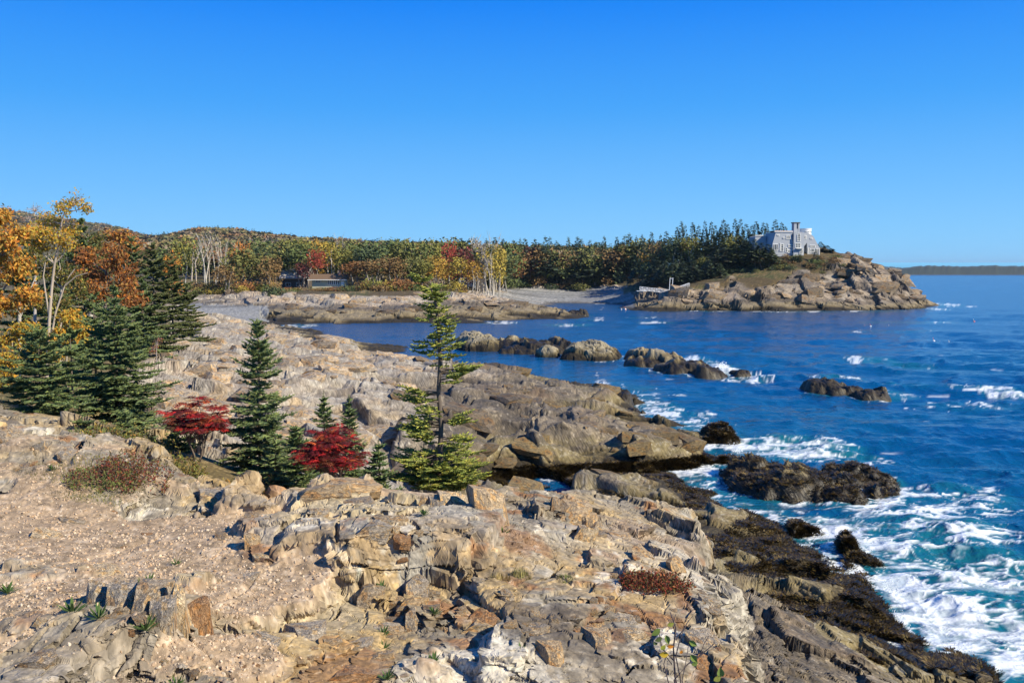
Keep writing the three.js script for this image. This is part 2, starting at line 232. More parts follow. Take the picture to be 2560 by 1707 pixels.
// how much vegetation covers the ground
function green(x, z, h, d, px) {
  const n = f2(x * .09, z * .09, 3, 33) * 2;
  let g = 0;
  if (d < 140) g = Math.max(g, sst(380, 330, px + n * 45) * sst(24, 30, d));
  if (d < 40 && d > 19 && px < 700) g = Math.max(g, sst(8.95, 8.4, h + n * .2) * sst(1, .4, Math.abs(d - 23) / 5) * sst(660, 560, px + n * 30));
  if (d >= 140 && px < 1600) g = Math.max(g, sst(5.3, 6.3, h + n * .9) * sst(200, 235, d + sst(430, 330, px) * 120));
  if (px < 470 && d > 90) g = Math.max(g, sst(480, 400, px + n * 30));
  if (d > 262 && px > 1560) { const lim = mix(7, 19, sst(1700, 2130, px)) - sst(1780, 1900, px) * sst(2140, 2060, px) * 6.2; g = Math.max(g, sst(lim - 1.2, lim + 1.8, h + n * 3.0) * (px > 2120 ? .0 : 1)); if (px < 1680) g = Math.max(g, sst(4.5, 6.5, h + n * 2)); }
  return clamp(g);
}
function height(x, z) {
  const d = -z, u = x / d, v = Math.log(d);
  let h = low(u, v), ledge = 0, gr = 0;
  const wob = .35;
  if (d < 26) {
    const sd = ledgeSD(x + n2(x * 1.1, z * 1.1, 7) * wob + n2(x * .5, z * .5, 8) * .3, z + n2(x * 1.1, z * 1.1, 17) * wob + n2(x * .5, z * .5, 9) * .3);
    ledge = sst(-1.15, .3, sd);
    if (ledge > 0) { h = mix(h, Math.max(high(u, v), h), ledge); gr = gravel(x, z); }
  }
  const px = 1280 + F * x / (d * Math.cos(TH) + (EYE - h) * Math.sin(TH));
  const gn = green(x, z, h, d, px) * (1 - .9 * ledge);
  let rough = (1 - .85 * gr) * (1 - .9 * gn) * (h < -.8 ? .3 : 1) * (d > 290 && px > 1200 && px < 1590 && h < 5 ? .08 : 1) * (d > 205 && px < 650 && h < 3.3 ? .15 : 1);
  const wx = x + n2(x * .45, z * .45, 21) * .45, wz = z + n2(x * .45, z * .45, 22) * .45;
  const ang = d < 30 ? .2 : d < 190 ? (px > 1130 ? .35 : .15) : .1;
  const rowDepth = d * d / (8 * 887); let add = 0, tint = .5, tint2 = .5; plateSoft = d > 24 && d < 190 ? Math.min(2, rowDepth * 1.0) : d >= 190 ? 1.0 : .02;
  if (d > 120) {
    const hd = px > 1560 ? 1 : .4;
    const p = plates(wx, wz, 14, ang, .8, 100); add += p.h * 3.0 * hd * rough - Math.exp(-p.edge / .35) * 1.3 * hd * rough; tint = p.id;
  }
  if (d > 24) { const lodr = d > 190 ? (px > 1560 ? 1.7 : .75) : .85; const p = plates(wx, wz, 6.5, ang, 1, 110); add += p.h * (px > 1000 ? 1.7 : 1.3) * rough * lodr - Math.exp(-p.edge / .14) * .5 * rough * lodr; tint = mix(tint, p.id, .6); }
  { const k = d < 24 ? 1 : d < 190 ? .9 : 1.2, p = d < 24 ? plates(wx, wz, 2.9, ang, 1.3, 120) : plates(wx, wz, 2.9, ang, 1.3, 121); add += p.h * .5 * rough * k * (d < 24 || d > 190 ? 1 : 1.25 * sst(.9, 2.6, 3.8 / rowDepth)) - Math.exp(-p.edge / .035) * .28 * rough * k * (p.id > .35 ? 1 : .2); if (d < 190) tint = mix(tint, p.id, .7); tint2 = p.id; }
  if (d < 190) { const nr = d < 24, p = nr ? plates(wx, wz, .85, ang + .1, 1.4, 130) : plates(wx, wz, 1.2, ang + .1, 2, 131); add += p.h * (nr ? .17 : .26 * sst(1.2, 3.4, 2.4 / rowDepth)) * rough - Math.exp(-p.edge / .018) * .14 * rough * (p.id > .4 ? 1 : .15); tint2 = mix(p.id, tint2, .35); }
  if (d < 34) { const p = plates(wx, wz, .3, ang - .1, 1.2, 140); add += p.h * (d < 24 ? .05 : .03) * rough - Math.exp(-p.edge / .01) * .04 * rough; tint2 = mix(tint2, p.id, .35); }
  if (d < 22) { const p = plates(x, z, .11, ang, 1.1, 150); add += p.h * .012 * (rough + gr * .6); add += gr * n2(x * 9, z * 9, 44) * .012; }
  add += f2(x * .35, z * .35, 4, 60) * .3 * (.35 + rough) * (d > 30 ? 1 : .3);
  if (h < .9 && h > -.8 && d < 190) add += f2(x * 1.4, z * 1.4, 4, 63) * .5 * sst(.9, .3, h) * (d > 24 ? 1 : .2);   // lumps of weed
  h += add * mix(.3, 1, sst(-.4, 1.5, h));
  landHeads.tint = tint; landHeads.tint2 = tint2; landHeads.ledge = ledge; landHeads.gravel = gr; landHeads.green = gn; landHeads.px = px;
  return h;
}

// colours of the stone, the shore zones and the soil (base colours, linear)
const PAL = {
  grey: [.37, .315, .235], tan: [.48, .37, .22], ochre: [.56, .39, .17], white: [.74, .67, .54], lichen: [.43, .405, .345], rust: [.38, .175, .065], dark: [.15, .12, .095], pink: [.47, .345, .24],
  cream: [.66, .54, .34], sand: [.53, .385, .245], sandPale: [.60, .465, .325], pale: [.49, .42, .335], paleCool: [.42, .385, .335], olive: [.37, .295, .13], brownBlack: [.105, .088, .072], weed: [.022, .016, .008], weedGold: [.095, .064, .018], barnacle: [.42, .385, .31],
  shingle: [.36, .365, .365], turf: [.21, .155, .06], moss: [.09, .10, .03], heath: [.12, .085, .035],
};
// patches of quartz, rust and lichen that can be told apart on the ledge: pixel, elevation, radius (m), colour, strength
const stains = [[1180, 1640, 8.7, .75, 'white', 1], [1230, 1560, 8.7, .3, 'white', .9], [455, 1590, 8.95, .34, 'white', 1], [430, 1640, 8.95, .22, 'white', 1], [850, 1270, 8.95, 1.3, 'cream', .8], [960, 1300, 8.9, .9, 'cream', .8], [800, 1480, 8.85, .9, 'cream', .75], [700, 1560, 8.8, .8, 'cream', .7], [760, 1600, 8.8, .9, 'ochre', .7], [490, 1480, 9.0, .38, 'rust', .9], [440, 1460, 9.0, .3, 'cream', .8], [1030, 1400, 8.85, .4, 'lichen', .9], [900, 1380, 8.85, .35, 'lichen', .9], [1180, 1330, 8.7, .7, 'lichen', .7], [1240, 1480, 8.6, .5, 'ochre', .8], [1420, 1430, 8.3, .7, 'ochre', .6], [1560, 1400, 8.1, 1.2, 'white', .35], [1500, 1350, 8.1, .9, 'pink', .7], [1640, 1330, 7.9, 1, 'pink', .6], [860, 1640, 8.7, .5, 'rust', .6], [1350, 1540, 8.5, .6, 'dark', .6], [1480, 1580, 8.4, .8, 'dark', .45], [1720, 1450, 8.0, .8, 'white', .4], [300, 1480, 9.0, .6, 'grey', .7], [150, 1650, 8.95, 1.2, 'grey', .6], [1300, 1380, 8.5, .5, 'rust', .6], [560, 1300, 8.85, .8, 'grey', .7]].map(([px, py, h, r, c, k]) => ({ ...atH(px, py, h), r, c, k }));
const lerp3 = (o, c, t) => { o[0] += (c[0] - o[0]) * t; o[1] += (c[1] - o[1]) * t; o[2] += (c[2] - o[2]) * t; };
function landColour(x, y, z, o, L) {
  const d = -z, px = L.px, streak = f3(x * .9 + y * .3, y * 5.5 - x * .9, z * 1.6, 4) * 2, patch = f3(x * .55, y * .55, z * .55 + 9, 3) * 2, fine = f3(x * 7, y * 9, z * 7, 3) * 2;
  const R = region(x, z, y);
  if (R === 'near' || R === 'mid') {
    const near = R === 'near' ? 1 : sst(42, 30, d);
    const a = L.tint, b = L.tint2;
    const c1 = [...PAL.grey];
    lerp3(c1, PAL.tan, sst(.25, .8, b + patch * .35)); lerp3(c1, PAL.lichen, sst(.1, .6, streak * .6 + a - .45) * .75); lerp3(c1, PAL.ochre, sst(.25, .75, patch * .8 + b * .5 - .1 + fine * .25) * .85);
    lerp3(c1, PAL.pink, sst(.55, .95, a) * .4); lerp3(c1, PAL.rust, sst(.55, .85, f3(x * 1.7 + 5, y * 1.7, z * 1.7, 3) * 1.6 + b * .35 + fine * .15) * .8);
    lerp3(c1, PAL.white, sst(.42, .7, f3(x * .5 + 40, y * .7, z * .6, 3) * 1.7 + fine * .3 + streak * .15) * .8); lerp3(c1, PAL.dark, sst(.5, .85, f3(x * 1.1 - 20, y * 3, z * 1.3, 4) * 1.9) * .5);
    const c2 = [...PAL.pale]; lerp3(c2, PAL.paleCool, clamp(a + streak * .4)); lerp3(c2, PAL.pink, sst(.5, .9, b + patch * .3) * .55); lerp3(c2, PAL.white, sst(.2, .6, streak + fine * .2) * .45); lerp3(c2, PAL.ochre, sst(.2, .7, patch + fine * .2) * .4); lerp3(c2, PAL.dark, sst(.3, .65, f3(x * .5 - 20, y * 2, z * .6, 4) * 1.9) * .6);
    o[0] = mix(c2[0], c1[0], near); o[1] = mix(c2[1], c1[1], near); o[2] = mix(c2[2], c1[2], near);
    if (R === 'mid' || L.ledge < .4) {   // zones of the shore: dark lichen and wet brown rock, yellow-brown algae, weed
      const lv = y + n2(x * .25, z * .25, 71) * .5 + n2(x * 1.1, z * 1.1, 72) * .22 + fine * .12, seaward = sst(880, 1080, px + patch * 60) * sst(5.4, 4.6, y + patch * .5);
      { const br = [.19, .15, .105]; lerp3(br, [.33, .265, .18], sst(.35, .75, b + fine * .2)); lerp3(br, [.25, .16, .10], sst(.6, .9, a) * .7); lerp3(br, [.46, .40, .30], sst(.45, .75, streak * .7 + fine * .3) * .6); lerp3(o, br, seaward * sst(4.3, 3.3, lv) * .92); }
      lerp3(o, PAL.brownBlack, seaward * sst(4.0, 3.0, lv) * sst(.0, .5, streak + patch * .6 + (px > 1060 && px < 1330 ? .45 : 0)) * .85);
      lerp3(o, PAL.olive, sst(2.2, 1.4, lv) * sst(-.45, .2, streak * .5 + patch * .4 + .1) * .75 * sst(600, 800, px)); lerp3(o, PAL.barnacle, sst(2.2, 1.6, lv) * sst(.25, .55, fine * .6 + streak * .4) * .5);
      lerp3(o, [.15, .105, .03], sst(1.3, .9, lv) * .65); lerp3(o, PAL.weed, sst(.95, .62, lv) * .95); lerp3(o, PAL.weedGold, sst(.9, .6, lv) * sst(.25, .6, fine * .8 + streak * .2) * .6);
    }
    if (near > .5 && d < 24) for (const t of stains) { const a = Math.hypot(x - t.x, (z - t.z) * .8) / t.r; if (a < 1.5) lerp3(o, PAL[t.c], t.k * sst(1.15, .6, a + patch * .4 + fine * .35 + streak * .25)); }
    if (L.gravel > 0) { const s = [...PAL.sand]; lerp3(s, PAL.sandPale, sst(.1, .6, fine * .7 + patch * .3 + n2(x * 22, z * 22, 3) * .5)); lerp3(s, [.30, .22, .15], sst(.5, .85, n2(x * 31, z * 31, 5)) * .7); lerp3(s, PAL.white, sst(.8, .95, n2(x * 26, z * 26, 6)) * .5); lerp3(o, s, L.gravel); }
    if (L.green > 0) { const g = [...PAL.turf]; lerp3(g, PAL.moss, sst(-.2, .5, patch)); lerp3(g, [.32, .24, .11], sst(.2, .6, fine)); lerp3(o, g, L.green * sst(.1, .4, L.green + fine * .3)); }
  } else if (R === 'beach') {
    o[0] = PAL.shingle[0]; o[1] = PAL.shingle[1]; o[2] = PAL.shingle[2];
    const band = n2(x * .02, z * .35, 81); lerp3(o, [.52, .50, .47], sst(.2, .7, band + fine * .3)); lerp3(o, [.14, .13, .115], sst(.35, .7, n2(x * .03 + 5, z * .45, 82) + fine * .3) * .8); lerp3(o, PAL.brownBlack, sst(.7, .2, y + fine * .2) * .85);
    if (L.green > 0) lerp3(o, PAL.turf, L.green);
  } else {
    const head = R === 'head' ? 1 : 0, big = f3(x * .08, y * .2, z * .08, 3) * 2, lv = y + n2(x * .07, z * .07, 71) * .9 + n2(x * .3, z * .3, 72) * .5;
    const c = [...PAL.pale]; lerp3(c, PAL.pink, sst(.35, .8, L.tint + big * .4) * .7); lerp3(c, PAL.paleCool, sst(.5, .9, L.tint2) * .6); lerp3(c, PAL.white, sst(.5, .9, L.tint2 * .7 + fine * .4 + big * .3) * .35); lerp3(c, PAL.dark, sst(.35, .75, f3(x * .25, y * .5, z * .25, 4) * 1.9 + L.tint * .15) * .75);
    if (head) { lerp3(c, [.36, .285, .205], .45); lerp3(c, PAL.dark, sst(.12, .5, f3(x * .1 + 3, y * .14, z * .1, 3) * 1.9 + L.tint * .3 - .05) * .7); lerp3(c, [.10, .09, .085], sst(.3, .6, f3(x * .3 + 3, y * .22, z * .3, 3) * 1.9) * .6); }
    const t0 = head ? 3.4 : 3.6;
    lerp3(c, PAL.brownBlack, sst(t0 + .6, t0 - .4, lv) * (head ? .55 : .85)); lerp3(c, [.33, .265, .16], sst(2.7, 2.1, lv) * .85); lerp3(c, [.16, .115, .05], sst(1.5, 1.0, lv) * .7); lerp3(c, PAL.weed, sst(1.0, .5, lv));
    o[0] = c[0]; o[1] = c[1]; o[2] = c[2];
    if (L.green > 0) { const g = [...PAL.heath]; lerp3(g, PAL.moss, sst(-.1, .5, big)); lerp3(g, [.24, .165, .075], sst(.25, .7, big * .6 + fine * .6 + patch * .3)); lerp3(o, g, sst(.2, .6, L.green + fine * .2)); }
  }
  const grit = d < 70 ? n3(x * 24, y * 30, z * 24) * .5 + n3(x * 9, y * 34, z * 12) * .5 : 0; if (d < 70 && R !== 'beach' && L.green < .5 && y > 1.2) { lerp3(o, PAL.white, sst(.45, .8, grit + fine * .3) * .45); lerp3(o, PAL.dark, sst(.45, .8, -grit + fine * .3) * .4); }
  const k = 1 + fine * .3 + streak * .1; o[0] = clamp(o[0] * k, .004, .85); o[1] = clamp(o[1] * k, .004, .85); o[2] = clamp(o[2] * k, .004, .85);
}
const REGIONS = { near: ['rock_ledge', rockMat], path: ['gravel_path', groundMat], mid: ['shore_rocks', midRockMat], far: ['far_shore_rocks', farRockMat], beach: ['shingle_beach', farRockMat], head: ['headland_rocks', farRockMat], veg: ['heath_ground', groundMat] };
const land = {};
{
  // a fan of rows and columns, closer together near the viewer; rows crowd where the land is steep
  const NU = 980, NV = 710, NF = 2200, UA = -.70, UB = .70, VA = Math.log(3.2), VB = Math.log(560), CS = 12, NC = Math.floor(NU / CS) + 1;
  const dens = new Float32Array(NC * NF), scr = (h, d) => (EYE - h) / d * 887;
  for (let a = 0; a < NC; a++) {
    const u = UA + (UB - UA) * a / (NC - 1); let prev = 0, best = 1e9;
    for (let b = 0; b < NF; b++) { const d = Math.exp(VA + (VB - VA) * b / (NF - 1)), h = height(u * d, -d), s = scr(h, d); const gain = Math.min(60, Math.max(0, Math.min(470, best) - s)); dens[a * NF + b] = b ? gain + (d < 26 ? .32 : .12) * Math.min(20, Math.abs(s - prev)) + .03 : .03; if (h < -1.1) dens[a * NF + b] = .004; else if (s > 470) dens[a * NF + b] *= .12; if (d > 120) dens[a * NF + b] *= 2.2; best = Math.min(best, Math.max(s, (EYE + .2) / d * 887 * (h < 0 ? 1 : 0) || s)); prev = s; }
  }
  const blur = (src, R, S) => { const t = new Float32Array(src.length), t2 = new Float32Array(src.length); for (let a = 0; a < NC; a++) { let s = 0; for (let b = -R; b < NF; b++) { if (b + R < NF) s += src[a * NF + b + R]; if (b - R - 1 >= 0) s -= src[a * NF + b - R - 1]; if (b >= 0) t[a * NF + b] = s / (2 * R + 1); } } for (let a = 0; a < NC; a++) for (let b = 0; b < NF; b++) { let s = 0, w = 0; for (let k = -S; k <= S; k++) if (a + k >= 0 && a + k < NC) { const q = 1 - Math.abs(k) / (S + 1); s += q * t[(a + k) * NF + b]; w += q; } t2[a * NF + b] = s / w; } return t2; };
  const D = blur(dens, 4, 2), cum = new Float32Array(NC * NF);
  for (let a = 0; a < NC; a++) { let s = 0; for (let b = 0; b < NF; b++) { s += D[a * NF + b] + .02; cum[a * NF + b] = s; } for (let b = 0; b < NF; b++) cum[a * NF + b] /= s; }
  const rowV = new Float32Array(NC * NV);
  for (let a = 0; a < NC; a++) { let b = 0; for (let r = 0; r < NV; r++) { const t = r / (NV - 1); while (b < NF - 2 && cum[a * NF + b + 1] < t) b++; const c0 = cum[a * NF + b], c1 = cum[a * NF + b + 1]; rowV[a * NV + r] = VA + (VB - VA) * (b + clamp((t - c0) / (c1 - c0 + 1e-9))) / (NF - 1); } }
  const pos = new Float32Array(NU * NV * 3), col = new Float32Array(NU * NV * 3), reg = new Uint8Array(NU * NV), names = Object.keys(REGIONS), o = [0, 0, 0];
  for (let i = 0; i < NU; i++) {
    const u = UA + (UB - UA) * i / (NU - 1), A = Math.min(NC - 2, i / (NU - 1) * (NC - 1) | 0), q = i / (NU - 1) * (NC - 1) - A;
    for (let r = 0; r < NV; r++) {
      const d = Math.exp(mix(rowV[A * NV + r], rowV[(A + 1) * NV + r], q)), x = u * d, z = -d, h = height(x, z), k = i * NV + r;
      pos[k * 3] = x; pos[k * 3 + 1] = h; pos[k * 3 + 2] = z;
      landColour(x, h, z, o, landHeads); col[k * 3] = o[0]; col[k * 3 + 1] = o[1]; col[k * 3 + 2] = o[2];
      let R = region(x, z, h); if (R === 'near' && landHeads.gravel > .5) R = 'path'; else if (R === 'near' && landHeads.ledge < .5) R = 'mid'; if (landHeads.green > .55) R = 'veg';
      reg[k] = names.indexOf(R);
    }
  }
  const tris = names.map(() => []);
  for (let i = 0; i < NU - 1; i++) for (let r = 0; r < NV - 1; r++) {
    const a = i * NV + r, b = a + NV, c = b + 1, e = a + 1;
    if (Math.max(pos[a * 3 + 1], pos[b * 3 + 1], pos[c * 3 + 1], pos[e * 3 + 1]) < -.9) continue;
    tris[reg[a]].push(a, b, c, a, c, e);
  }
  // normals over the whole fan so that no seam shows between the pieces
  const nor = new Float32Array(pos.length);
  const normals = () => { nor.fill(0); for (const t of tris) for (let k = 0; k < t.length; k += 3) {
    const a = t[k] * 3, b = t[k + 1] * 3, c = t[k + 2] * 3, ux = pos[b] - pos[a], uy = pos[b + 1] - pos[a + 1], uz = pos[b + 2] - pos[a + 2], vx = pos[c] - pos[a], vy = pos[c + 1] - pos[a + 1], vz = pos[c + 2] - pos[a + 2], nx = uy * vz - uz * vy, ny = uz * vx - ux * vz, nz = ux * vy - uy * vx;
    for (const q of [a, b, c]) { nor[q] += nx; nor[q + 1] += ny; nor[q + 2] += nz; }
  } };
  normals();
  // beds and joints on the steep faces: each block of a bed stands out or back by its own amount
  const block = (x, y, z, s) => hash3(Math.floor(x / s * .45 + y * .2 / s + 13), Math.floor(y / s * 1.25 + x / s * .16 - z / s * .1), Math.floor(z / s * .45 + x / s * .2)) - .5;
  const copy = pos.slice();
  for (let k = 0; k < NU * NV; k++) {
    const a = k * 3, L = Math.hypot(nor[a], nor[a + 1], nor[a + 2]); if (!L) continue;
    const nx = nor[a] / L, ny = nor[a + 1] / L, nz = nor[a + 2] / L, steep = sst(.92, .45, ny); if (steep <= 0) continue;
    const x = copy[a], y = copy[a + 1], z = copy[a + 2], d = -z, hz = Math.hypot(nx, nz) || 1; if (names[reg[k]] === 'veg' || names[reg[k]] === 'path' || names[reg[k]] === 'beach' || y < .3) continue;
    const w = n3(x * 1.5 / (1 + d * .03), y * 1.5 / (1 + d * .03), z * 1.5 / (1 + d * .03)) * .25;
    let o = 0;
    if (d < 45) o += block(x + w, y + w, z, .75) * .2 + block(x + w, y + w, z, .3) * .13 + block(x + w, y + w * .5, z, .11) * .04;
    if (d > 45) o += block(x + w, y + w, z, 1.6) * .35;
    if (d > 150) o += block(x + w * 3, y + w * 2, z, 3.2) * 1.5;
    pos[a] += nx / hz * o * steep; pos[a + 2] += nz / hz * o * steep; pos[a + 1] += o * .15 * steep;
  }
  normals();
  names.forEach((n, w) => {
    const t = tris[w]; if (!t.length) return;
    const remap = new Int32Array(NU * NV).fill(-1), idx = new Uint32Array(t.length); let count = 0;
    for (let k = 0; k < t.length; k++) { if (remap[t[k]] < 0) remap[t[k]] = count++; idx[k] = remap[t[k]]; }
    const P = new Float32Array(count * 3), N = new Float32Array(count * 3), Cc = new Float32Array(count * 3), U = new Float32Array(count * 2);
    for (let k = 0; k < remap.length; k++) { const m = remap[k]; if (m < 0) continue; let L = Math.hypot(nor[k * 3], nor[k * 3 + 1], nor[k * 3 + 2]) || 1; for (let c = 0; c < 3; c++) { P[m * 3 + c] = pos[k * 3 + c]; N[m * 3 + c] = nor[k * 3 + c] / L; Cc[m * 3 + c] = col[k * 3 + c]; } U[m * 2] = (pos[k * 3] + pos[k * 3 + 1] * .6) / 1.7; U[m * 2 + 1] = (pos[k * 3 + 2] + pos[k * 3 + 1] * .8) / 1.7; }
    const g = new THREE.BufferGeometry(); g.setAttribute('position', new THREE.BufferAttribute(P, 3)); g.setAttribute('normal', new THREE.BufferAttribute(N, 3)); g.setAttribute('color', new THREE.BufferAttribute(Cc, 3)); g.setAttribute('uv', new THREE.BufferAttribute(U, 2)); g.setIndex(new THREE.BufferAttribute(idx, 1));
    const m = new THREE.Mesh(g, REGIONS[n][1]); m.castShadow = m.receiveShadow = true; top(m, REGIONS[n][0]); m.userData.kind = 'structure'; land[n] = m;
    console.log(REGIONS[n][0], t.length / 3);
  });
}
const ground = (x, z) => height(x, z);
// ---------------------------------------------------------------- rocks standing in the sea, each its own thing
const islets = [];
function islet(name, label, lobes, o = {}) {
  // lobes: [px, py of the middle of the foot, half width (px), half depth (m), height (m), turn]
  const L = lobes.map(([px, py, hw, hd, H, turn = 0]) => { const p = atH(px, py, 0); return { x: p.x, z: p.z, rx: hw / F * -p.z, rz: hd, H, c: Math.cos(turn), s: Math.sin(turn) }; });
  const seed = islets.length * 7 + 300, S = o.scale ?? 1;
  const f = (x, z) => {
    plateSoft = .05; let h = -1.2; const wx = x + n2(x * .7 / S, z * .7 / S, seed) * .35 * S, wz = z + n2(x * .7 / S, z * .7 / S, seed + 1) * .35 * S;
    for (const l of L) { const dx = wx - l.x, dz = wz - l.z, a = (dx * l.c + dz * l.s) / l.rx, b = (-dx * l.s + dz * l.c) / l.rz, q = a * a * a * a * .5 + a * a * .5 + b * b * .6 + b * b * b * b * .4; const k = l.H * (1.12 - Math.pow(q, o.flat ?? 1.5)) - .1; if (k > h) h = k; }
    if (h > -.6) { const p = plates(wx, wz, 2.2 * S, o.ang ?? .6, .7, seed); let add = p.h * .62 * S - Math.exp(-p.edge / (.05 * S)) * .3 * S; const q = plates(wx, wz, .75 * S, .7, .8, seed + 20); add += q.h * .26 * S; add += f2(x * 1.6 / S, z * 1.6 / S, 4, seed) * .35 * S * (o.weed ? .8 : .35); h += add * (o.amp ?? 1) * sst(-.6, .4, h); }
    return h;
  };
  let x0 = 1e9, x1 = -1e9, z0 = 1e9, z1 = -1e9; for (const l of L) { const R = Math.max(l.rx, l.rz) * 1.25 + .5; x0 = Math.min(x0, l.x - Math.max(l.rx * 1.2 + .6, R * Math.abs(l.s))); x1 = Math.max(x1, l.x + Math.max(l.rx * 1.2 + .6, R * Math.abs(l.s))); z0 = Math.min(z0, l.z - Math.max(l.rz * 1.25 + .6, R * Math.abs(l.s))); z1 = Math.max(z1, l.z + Math.max(l.rz * 1.25 + .6, R * Math.abs(l.s))); }
  const NX = o.nx ?? 110, NZ = o.nz ?? 66, pos = [], col = [], uv = [], idx = [], hs = [];
  const cx = (x0 + x1) / 2, cz = (z0 + z1) / 2;
  for (let j = 0; j <= NZ; j++) for (let i = 0; i <= NX; i++) {
    const x = mix(x0, x1, i / NX), z = mix(z0, z1, j / NZ), h = f(x, z); hs.push(h); pos.push(x - cx, h, z - cz); uv.push((x + h * .6) / 1.7, (z + h * .8) / 1.7);
    const c = o.weed ? [.30, .255, .17] : [.40, .345, .235], fine = f3(x * 5 / S, h * 6 / S, z * 5 / S, 3) * 2, st = f3(x * 1.1, h * 4, z * 1.1 + seed, 3) * 2, lv = h + n2(x * .8 / S, z * .8 / S, seed + 5) * .3 * S + fine * .15;
    lerp3(c, PAL.barnacle, sst(.1, .6, fine * .6 + st * .5) * .6); lerp3(c, [.23, .185, .09], sst(.0, .6, st) * .6);
    const wl = o.wl ?? 1.0; lerp3(c, [.17, .125, .045], sst(wl + .7, wl + .25, lv) * .8); lerp3(c, PAL.weed, sst(wl + .15, wl - .15, lv)); lerp3(c, PAL.weedGold, sst(wl + .1, wl - .1, lv) * sst(.25, .65, fine) * .35);
    const k = 1 + fine * .3; col.push(c[0] * k, c[1] * k, c[2] * k);
  }
  for (let j = 0; j < NZ; j++) for (let i = 0; i < NX; i++) { const a = j * (NX + 1) + i, b = a + 1, c = a + NX + 1, e = c + 1; if (Math.max(hs[a], hs[b], hs[c], hs[e]) < -.6) continue; idx.push(a, c, e, a, e, b); }
  const g = new THREE.BufferGeometry(); g.setAttribute('position', new THREE.Float32BufferAttribute(pos, 3)); g.setAttribute('color', new THREE.Float32BufferAttribute(col, 3)); g.setAttribute('uv', new THREE.Float32BufferAttribute(uv, 2)); g.setIndex(idx); g.computeVertexNormals();
  const m = new THREE.Mesh(g, o.weed ? weedMat : rockMat); m.castShadow = m.receiveShadow = true; top(m, name); m.position.set(cx, 0, cz); tag(m, label, 'rock'); m.userData.kind = 'thing';
  islets.push({ f, x0, x1, z0, z1, weed: o.weed, near: o.near }); return m;
}
islet('sea_rock', 'low tan rock at the left end of the chain of rocks in the cove', [[1208, 874, 62, 4.2, 1.9], [1180, 868, 44, 4, 2.1]], { scale: 1.3 });
islet('weedy_reef', 'flat dark weed-covered reef between two pale rocks in the cove', [[1330, 880, 85, 5, 1.5], [1300, 874, 60, 6, 1.7], [1400, 876, 40, 5, 1.5]], { weed: 1, wl: 2, scale: 1.6 });
islet('sea_rock', 'small rounded tan rock in front of the dark reef in the cove', [[1372, 893, 30, 2.2, 1.5]], { scale: 1.2, wl: .5, nx: 70, nz: 50 });
islet('sea_rock', 'large pale dome of rock with a dark foot, biggest rock in the cove', [[1472, 896, 70, 5.2, 2.3, .1], [1505, 898, 52, 4.6, 1.7], [1445, 894, 42, 4.5, 2.0]], { scale: 1.4, amp: .9, flat: 1.15 });
islet('weedy_rock', 'olive weed-covered rock with a steep face, foam on its right side', [[1640, 916, 84, 4.4, 1.55, -.1], [1605, 905, 50, 4, 1.5], [1715, 930, 76, 3.4, 1.2], [1765, 936, 50, 2.4, .7]], { weed: 1, wl: 1.35, scale: 1.4 });
islet('weedy_rock', 'tiny black rock awash to the right of the olive rock', [[1850, 937, 26, 1.6, .6]], { weed: 1, wl: 2, scale: .8, nx: 50, nz: 40 });
islet('weedy_rock', 'long low black rock alone in open water on the right', [[2060, 978, 52, 2.6, 1.25, .15], [2110, 983, 60, 2.2, .8, .2], [2180, 992, 42, 1.6, .8, .2]], { weed: 1, wl: 3, scale: .9 });
islet('weedy_reef', 'broad black weed-covered rock ringed by foam beside the point', [[1960, 1222, 135, 3.6, 1.15, -.25], [1890, 1205, 80, 2.8, .95, -.2], [2080, 1245, 70, 2.6, .8], [2130, 1205, 110, 2.2, .75, -.2], [2205, 1235, 50, 1.4, .45]], { weed: 1, wl: 1.5, scale: 1.0, nx: 180, nz: 120, near: 1 });
islet('weedy_rock', 'small oval black rock awash in the foam of the gully', [[2008, 1338, 44, .8, .55, -.2]], { weed: 1, wl: 2, scale: .5, nx: 80, nz: 60, near: 1 });
islet('weedy_rock', 'dark pointed rock where the wave breaks on the lower right', [[2118, 1388, 26, .8, .85]], { weed: 1, wl: 2, scale: .5, nx: 70, nz: 50, near: 1 });
islet('weedy_rock', 'dark shaggy rock just beyond the tip of the middle point', [[1800, 1102, 42, 2.0, 1.0, -.3]], { weed: 1, wl: 2, scale: .8, nx: 80, nz: 60, near: 1 });
islet('weedy_rock', 'black rock at the far mouth of the inner cove', [[1442, 789, 28, 4, 1.3]], { weed: 1, wl: 3, scale: 1.5, nx: 60, nz: 40 });
islet('weedy_rock', 'dark weedy rock at the outer end of the split block', [[1560, 1018, 30, 2.2, 1.5], [1585, 1036, 26, 1.2, .5]], { weed: 1, wl: 2.5, scale: .8, nx: 80, nz: 60 });

